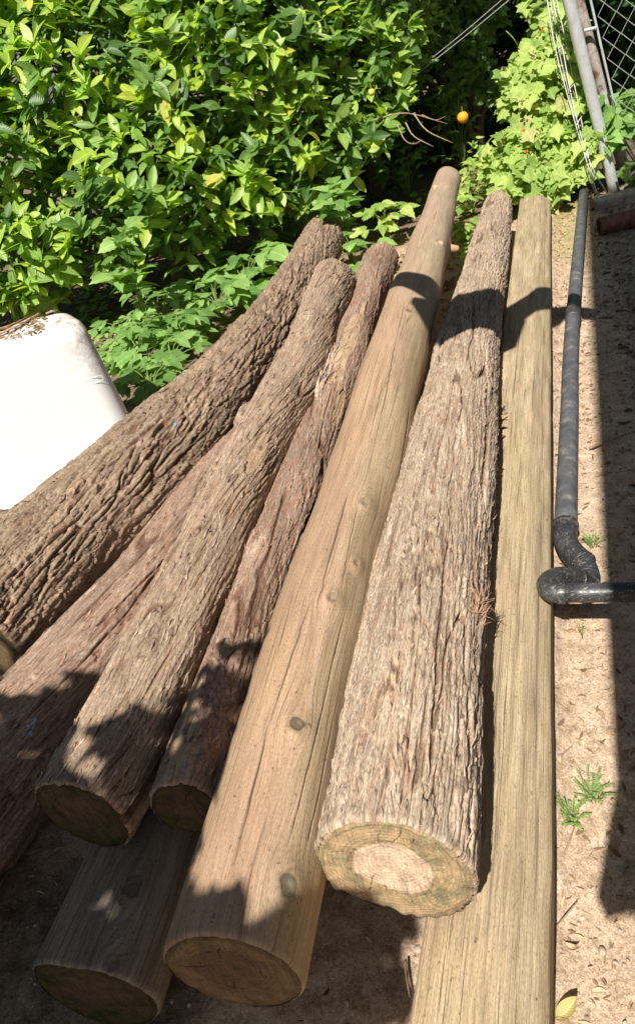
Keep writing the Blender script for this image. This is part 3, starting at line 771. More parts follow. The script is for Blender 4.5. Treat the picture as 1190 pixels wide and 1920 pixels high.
def beam_knot(px, py, sz):
    P = at(px, py, 0.2005); m = 18
    a = np.linspace(0, 2*math.pi, m, endpoint=False)
    V = [P]; V += [P+np.array([bd[0], bd[1], 0])*math.cos(x)*sz*1.7+np.array([bn[0], bn[1], 0])*math.sin(x)*sz+np.array([0, 0, -0.001]) for x in a]
    o = mesh_obj('knot', np.array(V), [[0, i+1, (i+1) % m+1] for i in range(m)], M_knot, tb)
    for nm, v in (('rad', .5), ('dist', .01)):
        A_ = o.data.attributes.new(nm, 'FLOAT', 'POINT'); A_.data.foreach_set('value', [v]*len(V))

# ------------------------------------------------------------------ ground
def axis_pts(a, b, fine0, fine1, h, hmax):
    pts = list(np.arange(fine0, fine1, h))
    s_ = h; p = fine1
    while p < b: pts.append(p); s_ = min(s_*1.35, hmax); p += s_
    pts.append(b)
    s_ = h; p = fine0-h; left = []
    while p > a: left.append(p); s_ = min(s_*1.35, hmax); p -= s_
    left.append(a)
    return np.array(sorted(set(left+pts)))
gx = axis_pts(-60, 60, -1.3, 3.2, 0.012, 6); gy = axis_pts(-60, 90, 0.3, 6.8, 0.013, 6)
GX, GY = np.meshgrid(gx, gy, indexing='ij')
def gheight(X, Y):
    f = np.exp(-((np.maximum(0, np.abs(X-1)-6))/3)**2)
    # the trodden yard to the right of the pipe is rougher, with clods and litter
    side = (X*bd[1]-Y*bd[0])-(B0[0]*bd[1]-B0[1]*bd[0])
    rough = 0.35+0.65*ss(0.25, 0.6, side)
    h = (fbm(X*1.7, Y*1.7, X*0, 11, 3)-0.5)*0.035+(fbm(X*14, Y*14, X*0, 12, 3)-0.5)*0.024*rough+(fbm(X*45, Y*45, X*0, 14, 2)-0.5)*0.016*(rough*.7+.3)
    bank = 0.022*np.exp(-(np.maximum(0, side)/0.022)**2)*(side > -.05)*(0.5+fbm(X*9, Y*9, X*0, 31, 2))
    return (h-0.012+bank)*f
GZ = gheight(GX, GY)
mg = Mat('dirt', 0.95, 0.1)
vo = mg.coord('Object')
g1 = mg.noise(vo, 1.6, 5, 0.6); g2 = mg.noise(vo, 22, 6, 0.7); g3 = mg.noise(vo, 120, 5, 0.75); g4 = mg.noise(vo, 7, 4, 0.6)
gc = mg.ramp(g2, [(0.30, (0.27, 0.185, 0.115)), (0.44, (0.49, 0.355, 0.24)), (0.64, (0.68, 0.52, 0.385))])
gc = mg.mix(mg.ramp(g1, [(0.4, 0.0), (0.65, 0.55)]), gc, (0.52, 0.38, 0.265))
yard = mg.attr('yard')
gc = mg.mix(mg.math('MULTIPLY', yard, 0.8), gc, mg.ramp(g2, [(0.35, (0.14, 0.11, 0.09)), (0.65, (0.34, 0.30, 0.27))]))  # litter greys, darkened further for the shade lying on the yard
moss = mg.attr('moss')
gc = mg.mix(mg.math('MULTIPLY', moss, mg.ramp(g4, [(0.35, 0.3), (0.6, 0.9)])), gc, (0.34, 0.30, 0.10))
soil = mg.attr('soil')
gc = mg.mix(mg.math('MULTIPLY', soil, 0.85), gc, mg.ramp(g2, [(0.35, (0.08, 0.055, 0.035)), (0.7, (0.26, 0.19, 0.13))]))  # soil colour also darkened to deepen the shade beneath the tree
gc = mg.mix(1.0, gc, mg.ramp(g3, [(0.32, 0.55), (0.55, 1.12)]), 'MULTIPLY')
g5 = mg.noise(vo, 380, 3, 0.7)
gc = mg.mix(1.0, gc, mg.ramp(g5, [(0.34, 0.55), (0.54, 1.12)]), 'MULTIPLY')
nb = mg.bump(g2, 0.6, 0.012); nb = mg.bump(g3, 0.7, 0.004, nb)
M_dirt = mg.fin(gc, nb)
side = (GX*bd[1]-GY*bd[0])-(B0[0]*bd[1]-B0[1]*bd[0])
yardA = ss(0.30, 0.42, side+0.08*(fbm(GX*3, GY*3, GX*0, 3, 2)-0.5))
mossA = ss(0.0, 0.04, side)*(1-ss(0.20, 0.30, side))*ss(4.3, 5.0, GY)*(1-ss(6.3, 6.6, GY))
soil_shadeA = np.maximum(ss(0.05, -0.1, side)*0+(1-ss(-1.9, -0.9, side)), ss(5.7, 6.3, GY))
soil_shadeA = np.maximum(soil_shadeA, (1-ss(-0.75, -0.6, side))*(1-ss(1.1, 1.4, GY)))  # near-left ground darkened too, where it lies in shade
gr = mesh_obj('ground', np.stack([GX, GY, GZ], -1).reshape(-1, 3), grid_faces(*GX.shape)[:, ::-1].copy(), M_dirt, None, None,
              {'yard': yardA.ravel(), 'moss': mossA.ravel(), 'soil': soil_shadeA.ravel()})
tag(gr, kind='structure')

def gz(x, y):
    return float(gheight(np.array([x]), np.array([y]))[0])

# ------------------------------------------------------------------ leaf clouds
def leaf_template(kind):
    """returns verts (k,3) with x along the leaf 0..1, y across, z up; faces"""
    if kind == 'citrus':
        xs = np.array([0, .10, .28, .5, .72, .90, 1.0]); wd = np.array([.01, .10, .19, .21, .16, .07, .0])
        z = -0.16*xs**2+0.05*xs
        fold = 0.30; rip = 0
    elif kind == 'broad':
        xs = np.array([0, .06, .2, .28, .40, .47, .60, .66, .80, .84, 1.0]); wd = np.array([.02, .22, .34, .30, .37, .31, .29, .22, .18, .11, 0])
        z = -0.22*xs**2+0.05*xs
        fold = 0.16
    elif kind == 'small':
        xs = np.array([0, .3, .65, 1.0]); wd = np.array([.02, .24, .22, 0]); z = -0.15*xs**2; fold = 0.2
    elif kind == 'lobed':
        # palmate leaf, fan around the stalk
        a = np.radians([-165, -140, -118, -95, -72, -55, -40, -22, 0, 22, 40, 55, 72, 95, 118, 140, 165])
        r = np.array([.20, .42, .30, .58, .44, .62, .50, .52, .88, .52, .50, .62, .44, .58, .30, .42, .20])
        x = 0.25+np.cos(a)*r*0.85; y = np.sin(a)*r*0.85
        zz = -0.28*(np.hypot(x-.25, y))**2+0.05*np.cos(a*5)
        V = np.vstack([[0.12, 0, 0.02], np.stack([x, y, zz], -1)])
        Fc = [[0, i+1, i+2] for i in range(len(a)-1)]
        return V, np.array(Fc)
    n = len(xs)
    V = []
    for i in range(n):
        V += [[xs[i], -wd[i], z[i]+fold*wd[i]], [xs[i], 0, z[i]], [xs[i], wd[i], z[i]+fold*wd[i]]]
    Fc = []
    for i in range(n-1):
        b = i*3
        Fc += [[b, b+3, b+4, b+1], [b+1, b+4, b+5, b+2]]
    return np.array(V, float), np.array(Fc)
def leaf_cloud(name, P, D, N, size, kind, mat, parent, rnd=None, curl=None, width=None):
    """P positions, D directions of the midrib, N upper-side normals, size lengths"""
    T, Fc = leaf_template(kind)
    D = D/np.linalg.norm(D, axis=1)[:, None]
    Sd = np.cross(N, D); Sd /= np.maximum(1e-6, np.linalg.norm(Sd, axis=1))[:, None]
    Nn = np.cross(D, Sd)
    n = len(P); k = len(T)
    cz = rng.uniform(0.2, 2.0, n) if curl is None else curl
    wz = rng.uniform(0.8, 1.25, n) if width is None else rng.uniform(*width, n)
    tw = rng.normal(0, 0.25, n)
    loc = T[None]*size[:, None, None]
    yy = loc[:, :, 1]*wz[:, None]; zz = loc[:, :, 2]*cz[:, None]+yy*tw[:, None]*T[None, :, 0]*1.2
    V = P[:, None]+loc[:, :, 0:1]*D[:, None]+yy[..., None]*Sd[:, None]+zz[..., None]*Nn[:, None]
    Fq = (np.arange(n)[:, None, None]*k+Fc[None]).reshape(-1, Fc.shape[1])
    rnd = rng.random(n) if rnd is None else rnd
    uv = np.tile(T[:, :2], (n, 1))
    return mesh_obj(name, V.reshape(-1, 3), Fq, mat, parent, uv, {'rnd': np.repeat(rnd, k)}, smooth=True)
def leaf_material(name, stops, rough=0.38, trans=0.35, spec=0.5):
    m = Mat(name, rough, spec)
    r = m.attr('rnd')
    c = m.ramp(r, stops)
    v = m.coord('UV')
    sep = m.n('ShaderNodeSeparateXYZ'); m.l(v, sep.inputs[0])
    rib = m.ramp(m.math('ABSOLUTE', sep.outputs[1]), [(0.0, 1.45), (0.035, 1.0)])
    vein = m.math('SINE', m.math('MULTIPLY', m.math('SUBTRACT', sep.outputs[0], m.math('MULTIPLY', m.math('ABSOLUTE', sep.outputs[1]), 0.9)), 62.0))
    c = m.mix(1.0, c, rib, 'MULTIPLY')
    nz = m.noise(m.coord('Object'), 14, 3)
    c = m.mix(1.0, c, m.ramp(nz, [(0.3, 0.82), (0.7, 1.15)]), 'MULTIPLY')
    geo = m.n('ShaderNodeNewGeometry')
    nrm = m.bump(m.math('MULTIPLY_ADD', vein, 0.5, 0.5), 0.35, 0.002)
    m.fin(c, nrm)
    tr = m.n('ShaderNodeBsdfTranslucent')
    m.l(m.mix(1.0, c, (1.5, 1.6, 0.6), 'MULTIPLY'), tr.inputs[0])
    mx = m.n('ShaderNodeMixShader'); mx.inputs[0].default_value = trans
    out = m.t.nodes['Material Output']
    m.l(m.b.outputs[0], mx.inputs[1]); m.l(tr.outputs[0], mx.inputs[2]); m.l(mx.outputs[0], out.inputs[0])
    return m.m
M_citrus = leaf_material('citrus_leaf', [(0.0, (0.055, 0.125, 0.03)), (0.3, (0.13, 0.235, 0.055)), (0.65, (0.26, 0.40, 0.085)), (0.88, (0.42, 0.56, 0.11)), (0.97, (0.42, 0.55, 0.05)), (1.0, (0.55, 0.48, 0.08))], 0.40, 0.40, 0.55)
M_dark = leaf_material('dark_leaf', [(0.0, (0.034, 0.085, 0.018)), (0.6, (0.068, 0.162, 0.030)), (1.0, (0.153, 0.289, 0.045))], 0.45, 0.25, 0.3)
M_vine = leaf_material('vine_leaf', [(0.0, (0.20, 0.32, 0.07)), (0.5, (0.36, 0.48, 0.12)), (0.9, (0.50, 0.58, 0.18)), (1.0, (0.45, 0.40, 0.18))], 0.6, 0.35, 0.25)
M_herb = leaf_material('herb_leaf', [(0.0, (0.12, 0.24, 0.06)), (0.5, (0.22, 0.38, 0.10)), (1.0, (0.33, 0.49, 0.15))], 0.55, 0.35, 0.3)
M_weed = leaf_material('weed_leaf', [(0.0, (0.24, 0.36, 0.12)), (1.0, (0.42, 0.55, 0.22))], 0.7, 0.3, 0.2)
M_dry = leaf_material('dry_leaf', [(0.0, (0.16, 0.10, 0.06)), (0.4, (0.30, 0.20, 0.12)), (0.8, (0.48, 0.34, 0.20)), (1.0, (0.60, 0.48, 0.32))], 0.85, 0.1, 0.1)
M_chips = leaf_material('grey_litter', [(0.0, (0.05, 0.04, 0.035)), (0.5, (0.14, 0.115, 0.10)), (0.9, (0.26, 0.225, 0.20)), (1.0, (0.40, 0.36, 0.31))], 0.9, 0.05, 0.1)  # greys lowered too, for the shade over the yard
M_limb = plain('limb_bark', (0.15, 0.115, 0.08), 0.9, 0.1, nscale=25, bump=0.6)
M_twig = plain('dead_twig', (0.38, 0.25, 0.17), 0.9, 0.1)
M_stem = plain('green_stem', (0.20, 0.28, 0.08), 0.7, 0.2)

def unit(n):
    v = rng.normal(size=(n, 3)); return v/np.linalg.norm(v, axis=1)[:, None]
def blob_shoots(blobs, n, lo_=0.7, hi=1.08, camside=0.0, keep=None):
    B = np.array([[*c, r] for c, r in blobs]); wts = B[:, 3]**2; wts /= wts.sum()
    out = []; nor = []
    while len(out) < n:
        k = rng.choice(len(B), 4000, p=wts); d = unit(4000)
        P = B[k, :3]+d*(B[k, 3]*rng.uniform(lo_, hi, 4000))[:, None]
        ok = P[:, 2] > 0.05
        for b in B:
            ok &= ~((np.linalg.norm(P-b[:3], axis=1) < b[3]*0.72*lo_/0.7) & (np.linalg.norm(P-b[:3], axis=1) < b[3]*0.8))
        if camside:
            tocam = (CAM-P)/np.linalg.norm(CAM-P, axis=1)[:, None]
            ok &= (np.sum(tocam*d, axis=1) > rng.uniform(-1.2, camside, 4000))
        if keep is not None: ok &= keep(P)
        out += list(P[ok]); nor += list(d[ok])
    return np.array(out[:n]), np.array(nor[:n])
def rosettes(P, Nr, per, size, sdv=0.25):
    """leaves radiating from shoot tips"""
    n = len(P); lp = []; ld_ = []; ln_ = []; sz = []; base = []
    for j in range(per):
        up = Nr*0.40+np.array([0, 0, 0.60])-SUN[None]*0.45+rng.normal(0, 0.25, (n, 3)); up /= np.linalg.norm(up, axis=1)[:, None]
        a = unit(n); a -= np.sum(a*up, 1)[:, None]*up; a /= np.linalg.norm(a, axis=1)[:, None]
        d = a*rng.uniform(0.6, 1.0, (n, 1))+up*rng.uniform(-0.35, 0.75, (n, 1))
        off = -up*rng.uniform(0, 0.07, (n, 1))
        lp.append(P+off); ld_.append(d)
        nn = up+rng.normal(0, 0.35, (n, 3)); ln_.append(nn)
        sz.append(size*rng.uniform(0.6, 1.2, n))
        base.append(np.arange(n))
    return np.concatenate(lp), np.concatenate(ld_), np.concatenate(ln_), np.concatenate(sz), np.concatenate(base)

# ---- orange tree (left and centre)
def bl(px, py, d, r): return (atd(px, py, d), r)
blobs = [bl(30, 490, 5.45, .42), bl(-60, 300, 5.5, .65), bl(130, 140, 5.6, .75), bl(290, 330, 5.5, .52), bl(420, 110, 5.6, .75), bl(540, 260, 5.7, .42), bl(650, 110, 5.9, .42),
         bl(700, 150, 5.9, .30), bl(650, 270, 5.75, .20), bl(455, 330, 5.6, .36), bl(190, 410, 5.5, .36), bl(340, -120, 5.9, .8), bl(620, -110, 6.2, .55), bl(60, -120, 6.0, .8),
         bl(-200, 100, 5.8, .8), bl(-180, 430, 5.7, .55), bl(560, 60, 5.8, .5), bl(300, 180, 5.45, .45), bl(600, 340, 5.9, .18), bl(360, 430, 5.65, .20), bl(740, 60, 6.0, .25), bl(700, 240, 5.9, .16), bl(560, 350, 5.8, .16), bl(740, 150, 5.95, .16)]
to = thing('orange_tree', (-0.6, 6.6, 0), 'dense glossy-leaved orange tree with bright new shoots, filling the upper left behind the logs', 'tree')
sP, sN = blob_shoots(blobs, 2500, 0.72, 1.08, 0.3)
LP, LD, LN, LS, LB = rosettes(sP, sN, 6, 0.150)
sh = rng.random(len(sP))**1.0
tip = (sh[LB]*0.82+rng.random(len(LB))*0.2)
flush = rng.random(len(sP)) < 0.13
tip = np.where(flush[LB], rng.uniform(0.86, 0.985, len(LB)), np.clip(tip, 0, 0.9))
tip = np.where(rng.random(len(LB)) < 0.006, 1.0, tip)
leaf_cloud('crown', LP, LD, LN, LS, 'citrus', M_citrus, to, tip)
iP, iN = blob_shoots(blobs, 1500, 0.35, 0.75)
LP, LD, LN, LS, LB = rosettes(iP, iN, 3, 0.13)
leaf_cloud('inner_crown', LP, LD, LN, LS, 'citrus', M_citrus, to, rng.random(len(LP))*0.5)  # inner leaves coloured darker to deepen the shade inside the crown
a = Acc()
base = np.array([-0.6, 6.6, -0.05])
tube(a, [base, base+[.05, -.02, .5], base+[0.0, .05, 1.0]], [.11, .085, .07], 14, 12)
a.build('trunk', M_limb, to)
a = Acc(); top = base+np.array([0, .05, 1.0])
for (c, r) in blobs[:17]:
    mid = (top+c)/2+np.array([0, 0, -0.15])+rng.normal(0, .08, 3)
    st_ = base+[.03, 0, rng.uniform(.55, 1.0)]
    tube(a, [st_, mid, c], [.04, .022, .008], 8, 14)
for i in range(160):
    (c, r) = blobs[rng.integers(len(blobs))]
    d = unit(1)[0]; tube(a, [c, c+d*r*.5+rng.normal(0, .04, 3), c+d*r*.98], [.008, .005, .0025], 5, 6)
a.build('limbs', M_limb, to)
def twig(pts, r=0.006, d=5.6):
    a = Acc(); tube(a, [atd(x, y, d) for x, y in pts], [r, r*.7, r*.3], 6, 10); a.build('dead_twig', M_twig, to)
twig([(700, 225), (760, 212), (838, 232)]); twig([(775, 213), (800, 245), (848, 268)]); twig([(760, 230), (775, 255), (812, 275)]); twig([(745, 235), (758, 262), (775, 270), (792, 262)], .005); twig([(790, 215), (815, 225), (835, 218)], .004); twig([(40, 200), (50, 240), (95, 235)], .006, 5.3); twig([(20, 215), (60, 225), (88, 205)], .005, 5.3)

# ---- oranges
mo = Mat('orange_peel', 0.45, 0.4); no = mo.noise(mo.coord('Object'), 90, 3)
M_orange = mo.fin(mo.ramp(no, [(0.3, (0.80, 0.30, 0.015)), (0.7, (0.92, 0.42, 0.03))]), mo.bump(no, 0.3, 0.002))
M_lime = plain('unripe_peel', (0.62, 0.50, 0.10), 0.45, 0.4)
def fruit(px, py, d, r, mat, label):
    c = atd(px, py, d); n, m = 15, 22
    t = thing('orange_fruit', c, label, 'orange')
    th = np.linspace(0, math.pi, n); ph = np.linspace(0, 2*math.pi, m, endpoint=False)
    T, Pp = np.meshgrid(th, ph, indexing='ij')
    rr = r*(1-0.06*np.exp(-(T/0.25)**2)-0.04*np.exp(-((T-math.pi)/0.2)**2))
    V = c+np.stack([np.sin(T)*np.cos(Pp)*rr, np.sin(T)*np.sin(Pp)*rr, np.cos(T)*rr*0.95], -1).reshape(-1, 3)
    mesh_obj('peel', V, grid_faces(n, m, True), mat, t)
    a = Acc(); tube(a, [c+[0, 0, r*.88], c+[.003, .01, r+.012], c+[.006, .02, r+.03]], [.003, .003, .003], 6, 6); a.build('stalk', M_stem, t)
fruit(867, 220, 6.1, 0.046, M_orange, 'ripe orange hanging alone in front of the dark undergrowth')
fruit(696, 173, 5.40, 0.026, M_lime, 'small pale unripe orange among the leaves at the right side of the tree')

# ---- dark background shrubs and an unseen canopy added to shade them
def shrub(name, blobs, n, per, size, kind, mat, label, cat, base, group=None, hi=1.08, lo_=0.4, rr=None, camside=0.0):
    t = thing(name, base, label, cat, group)
    P, N = blob_shoots(blobs, n, lo_, hi, camside)
    LP, LD, LN, LS, LB = rosettes(P, N, per, size)
    leaf_cloud('crown', LP, LD, LN, LS, kind, mat, t, rr(len(LP)) if rr else None)
    a = Acc(); base = np.array(base, float)
    tube(a, [base, base+[.03, 0, .4], base+[0, .04, .9]], [.09, .07, .05], 10, 8); a.build('trunk', M_limb, t)
    a = Acc()
    for (c, r) in blobs:
        tube(a, [base+[0, .03, .8 if c[2] > 1 else .2], (base+c)/2+[0, 0, .2], c], [.045, .03, .008], 7, 10)
        for _ in range(4):
            d = unit(1)[0]; tube(a, [c, c+d*r*.5, c+d*r*.95], [.01, .006, .003], 5, 5)
    a.build('limbs', M_limb, t)
    return t
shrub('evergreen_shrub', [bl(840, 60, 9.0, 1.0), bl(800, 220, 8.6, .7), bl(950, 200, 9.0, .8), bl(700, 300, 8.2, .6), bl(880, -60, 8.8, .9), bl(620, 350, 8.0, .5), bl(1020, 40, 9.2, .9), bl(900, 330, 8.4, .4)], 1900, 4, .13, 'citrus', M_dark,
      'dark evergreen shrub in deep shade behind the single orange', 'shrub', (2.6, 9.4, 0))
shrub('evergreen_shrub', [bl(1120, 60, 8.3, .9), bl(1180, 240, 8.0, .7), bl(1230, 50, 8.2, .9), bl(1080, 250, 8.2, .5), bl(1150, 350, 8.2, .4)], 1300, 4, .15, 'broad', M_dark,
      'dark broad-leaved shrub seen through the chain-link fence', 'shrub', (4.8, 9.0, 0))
shrub('added_shade_tree', [((x_, y_, 3.9), .85) for x_ in (-.6, .6, 1.8, 3.0, 4.2) for y_ in (6.0, 7.3)]+[((x_, 8.6, 4.1), 1.0) for x_ in (-.6, 1.0, 2.6, 4.2)], 4200, 4, .16, 'citrus', M_dark,
      'unseen tall tree added to shade the undergrowth, its crown above the frame', 'tree', (1.2, 10.2, 0), lo_=.3)
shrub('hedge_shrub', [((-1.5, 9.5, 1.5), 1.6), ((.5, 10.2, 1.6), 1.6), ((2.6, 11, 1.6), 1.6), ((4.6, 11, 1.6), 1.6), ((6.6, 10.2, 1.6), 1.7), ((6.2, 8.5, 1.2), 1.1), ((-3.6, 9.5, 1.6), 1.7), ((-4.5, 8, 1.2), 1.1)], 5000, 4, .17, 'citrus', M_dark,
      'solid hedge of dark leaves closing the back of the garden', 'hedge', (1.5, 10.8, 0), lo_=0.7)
shrub('pale_shrub', [bl(745, 22, 6.1, .14), bl(800, 12, 6.2, .12), bl(700, 5, 6.1, .14)], 260, 6, .07, 'small', M_vine,
      'pale small-leaved sunlit shrub at the top, just right of the orange tree', 'shrub', (1.4, 7.9, 0), rr=lambda n: rng.random(n)*0.7)

shrub('leafy_shrub', [bl(820, 40, 6.9, .22), bl(880, 100, 7.2, .25), bl(770, 110, 7.0, .2), bl(900, 20, 7.1, .25), bl(840, 180, 7.2, .16), bl(930, 170, 7.2, .16)], 420, 5, .10, 'broad', M_herb,
      'dim broad-leaved shrub behind the two cables, right of the orange tree', 'shrub', (2.6, 8.4, 0))
# ---- vine on the fence
vb = [bl(1080, 120, 5.6, .06), bl(1095, 185, 5.6, .08), bl(1105, 250, 5.6, .07), bl(1040, 70, 5.9, .22), bl(1000, 110, 5.85, .20), bl(985, 165, 5.8, .22), bl(1040, 200, 5.9, .24), bl(1010, 270, 5.8, .26), bl(1060, 290, 5.8, .2), bl(950, 290, 5.8, .18), bl(960, 340, 5.7, .16), bl(1020, 340, 5.65, .14), bl(1060, 130, 5.95, .2), bl(1030, 10, 6.0, .22), bl(1075, 230, 5.9, .15)]
tv = thing('climbing_vine', (2.6, 6.2, 0), 'pale green lobed-leaf vine with small orange flowers climbing over the wire bundle', 'vine')
P, N = blob_shoots(vb, 270, 0.6, 1.05, 0.2)
LP, LD, LN, LS, LB = rosettes(P, N*1.6, 3, 0.155)
LN = LN*0.4+(CAM-LP)/np.linalg.norm(CAM-LP, axis=1)[:, None]*0.5-SUN*0.5
leaf_cloud('leaves', LP, LD+[0, 0, -0.5], LN, LS, 'lobed', M_vine, tv, np.clip(rng.normal(.5, .25, len(LP)), 0, .97))
P, N = blob_shoots(vb+[bl(930, 330, 5.9, .15), bl(900, 290, 6.0, .12)], 420, 0.5, 1.1, 0.2)
LP, LD, LN, LS, LB = rosettes(P, N, 3, 0.075)
leaf_cloud('small_leaves', LP, LD, LN, LS, 'broad', M_vine, tv, rng.random(len(LP))*0.8)
a = Acc()
for i in range(26):
    c, r = vb[rng.integers(len(vb))]; c2, r2 = vb[rng.integers(len(vb))]
    tube(a, [c+unit(1)[0]*r*.7, (c+c2)/2+unit(1)[0]*.12, c2+unit(1)[0]*r2*.8], [.004, .004, .002], 5, 10)
tube(a, [atd(895, 290, 5.7), atd(925, 255, 5.6), atd(960, 236, 5.55)], [.004, .004, .003], 5, 8)
tube(a, [atd(948, 58, 5.6), atd(960, 70, 5.6), atd(972, 88, 5.65)], [.004, .004, .003], 5, 8)
tube(a, [(2.6, 6.2, 0), vb[7][0], vb[4][0], vb[0][0]], [.012, .01, .006], 6, 20)
a.build('stems', M_stem, tv)
M_flower = plain('orange_flower', (0.80, 0.16, 0.04), 0.6, 0.2); M_berry = plain('green_berry', (0.50, 0.48, 0.16), 0.5, 0.3)
def cluster(name, px, py, d, mat, n, r0, rb):
    a = Acc(); c = atd(px, py, d)
    for i in range(n):
        p = c+unit(1)[0]*r0*rng.random()**.5
        V = []; 
        for tt in np.linspace(0, math.pi, 5):
            for ph in np.linspace(0, 2*math.pi, 7)[:-1]: V.append(p+rb*np.array([math.sin(tt)*math.cos(ph), math.sin(tt)*math.sin(ph), math.cos(tt)]))
        a.add(V, grid_faces(5, 6, True).tolist())
    return a.build(name, mat, tv)
for (px, py) in ((980, 246), (986, 284), (1016, 54)): cluster('flower', px, py, 5.5, M_flower, 7, .014, .006)
for (px, py) in ((1000, 110), (978, 190), (1012, 250), (1088, 85), (1062, 90), (995, 105)): cluster('berries', px, py, 5.5, M_berry, 8, .03, .009)
# a few broad shaded leaves at the foot of the fence
tf = thing('fence_foot_plant', (3.3, 6.3, 0), 'shaded broad-leaved creeper at the foot of the white fence post', 'plant')
fb = [bl(1135, 210, 5.7, .12), bl(1150, 240, 5.7, .14), bl(1160, 200, 5.8, .12), bl(1110, 205, 5.7, .10), bl(1185, 330, 5.7, .10), bl(1100, 185, 5.7, .08), bl(1185, 200, 5.9, .12)]
P, N = blob_shoots(fb, 42, 0.5, 1.1, 0.2)
LP, LD, LN, LS, LB = rosettes(P, N*1.5, 3, 0.15)
leaf_cloud('leaves', LP, LD, LN, LS, 'broad', M_herb, tf)
a = Acc()
for (c, r) in fb: tube(a, [(3.3, 6.3, 0), (c+np.array([3.3, 6.3, 0]))/2+[0, -.05, 0], c], [.006, .005, .003], 5, 8)
a.build('stems', M_stem, tf)

# ---- undergrowth: compound-leaved bramble and nettle plants
def herb(px, py, label, h=0.35, n=14, spread=0.25, size=0.11, mat=None, kind='broad', z0=0.0, name='bramble_plant', leaflets=3, base=None, group='leafy plants under the orange tree'):
    b = at(px, py, z0) if base is None else np.array(base, float)
    t = thing(name, b, label, 'plant', group)
    a = Acc(); LPx = []; LDx = []; LNx = []; LSx = []
    for i in range(n):
        an = rng.uniform(0, 2*math.pi); rr = spread*rng.uniform(.15, 1)**.7; hh = h*rng.uniform(.4, 1.05)
        e = b+[math.cos(an)*rr, math.sin(an)*rr, hh]
        m_ = b+[math.cos(an)*rr*.35, math.sin(an)*rr*.35, hh*.75]
        tube(a, [b, m_, e], [.004, .003, .0018], 5, 8)
        up = np.array([0, 0, 1.0])+rng.normal(0, .25, 3)-SUN*0.3
        out = e-m_; out[2] *= .2; out = out/np.linalg.norm(out)
        sd = np.cross(up, out); sd /= np.linalg.norm(sd)
        for k_ in range(leaflets):
            f = (k_-(leaflets-1)/2)/max(1, (leaflets-1)/2)
            d = out*(1-abs(f)*.55)+sd*f*1.0+[0, 0, -.15]
            LPx.append(e-out*abs(f)*size*.15); LDx.append(d); LNx.append(up); LSx.append(size*rng.uniform(.75, 1.2)*(1-.15*abs(f)))
    a.build('stems', M_stem, t)
    leaf_cloud('leaves', np.array(LPx), np.array(LDx), np.array(LNx), np.array(LSx), kind, mat or M_herb, t)
    return t
herb(262, 480, 'tall nettle-like shoot with long drooping toothed leaves in front of the tree', .75, 9, .12, .17, base=atd(262, 560, 5.0)*[1, 1, 0])
herb(470, 520, 'bramble shoot with large sunlit toothed leaves, arching out of the dark gap', .35, 11, .38, .19, base=at(470, 560, 0.0))
herb(385, 560, 'bramble with mid-green leaves beside the far part of the furrowed log', .30, 18, .30, .13)
herb(310, 620, 'leafy green clump rising between the tub and the furrowed log', .26, 26, .30, .12)
herb(270, 680, 'bright green clump close against the right side of the tub', .26, 28, .26, .115)
herb(330, 700, 'low bright clump touching the flank of the furrowed log', .20, 22, .22, .11)
herb(235, 640, 'small dark-leaved clump behind the corner of the tub', .16, 14, .2, .09)
herb(290, 745, 'lowest green clump in the corner between tub and furrowed log', .18, 20, .18, .10)
herb(655, 520, 'slender upright plant standing at the far cut end of the furrowed log', .62, 14, .12, .15, base=at(665, 520, 0))
herb(690, 560, 'pale plant filling the gap between the furrowed log and the half-stripped log', .34, 16, .2, .12, base=at(672, 530, 0))
herb(560, 470, 'dim plant just beyond the far ends of the left logs', .35, 16, .3, .13, M_herb, base=at(545, 470, 0))
herb(730, 480, 'plant with yellowish leaves behind the half-stripped log end', .32, 14, .2, .14, M_vine, base=at(728, 455, 0))
herb(880, 390, 'leafy plant between the far ends of the smooth pole and the shaggy log', .22, 16, .2, .11, M_vine, base=at(885, 400, 0))
herb(872, 430, 'sunny yellow-green plant low in the gap between the smooth pole and the shaggy log', .16, 18, .16, .09, M_vine, base=at(874, 455, 0))
herb(905, 362, 'yellow-green plant on the straw just past the shaggy log end', .2, 24, .22, .08, M_vine, base=at(905, 372, 0))
herb(420, 590, 'leafy green plant pressed along the upper flank of the furrowed log', .26, 24, .25, .12, base=at(415, 598, 0))
herb(475, 530, 'mid-green plant at the far upper flank of the furrowed log', .30, 22, .25, .12, base=at(470, 535, 0))
herb(530, 470, 'green plant touching the far end of the furrowed log', .34, 20, .25, .12, base=at(525, 478, 0))
herb(355, 660, 'small bright green plant half hidden behind the furrowed log', .22, 22, .2, .11, base=at(352, 655, 0))
herb(220, 700, 'green plant squeezed against the right wall of the tub', .18, 14, .12, .09, base=at(252, 720, 0))
herb(620, 400, 'dim plant in the dark gap under the right side of the orange tree', .45, 20, .3, .11, M_herb, base=at(620, 430, 0))
herb(770, 330, 'dark sparse plant left of the far end of the smooth pole', .45, 22, .35, .10, M_herb, base=at(765, 372, 0))
herb(860, 300, 'small-leaved plant directly below the ripe orange', .55, 22, .25, .085, M_herb, base=at(870, 330, 0))
herb(900, 340, 'sunny creeping plant beyond the far end of the smooth pole', .26, 30, .4, .085, M_vine, base=at(915, 352, 0))
herb(985, 330, 'sunny creeping plant hanging over the far end of the squared beam', .34, 26, .32, .12, M_vine, kind='lobed', base=at(985, 340, 0), leaflets=1)
herb(60, 600, 'dark leafy plant behind the left part of the tub', .4, 24, .4, .13, M_herb, base=at(70, 590, 0))
herb(0, 920, 'green plant at the left edge in front of the tub', .12, 8, .12, .08, M_herb, base=at(-15, 925, 0))
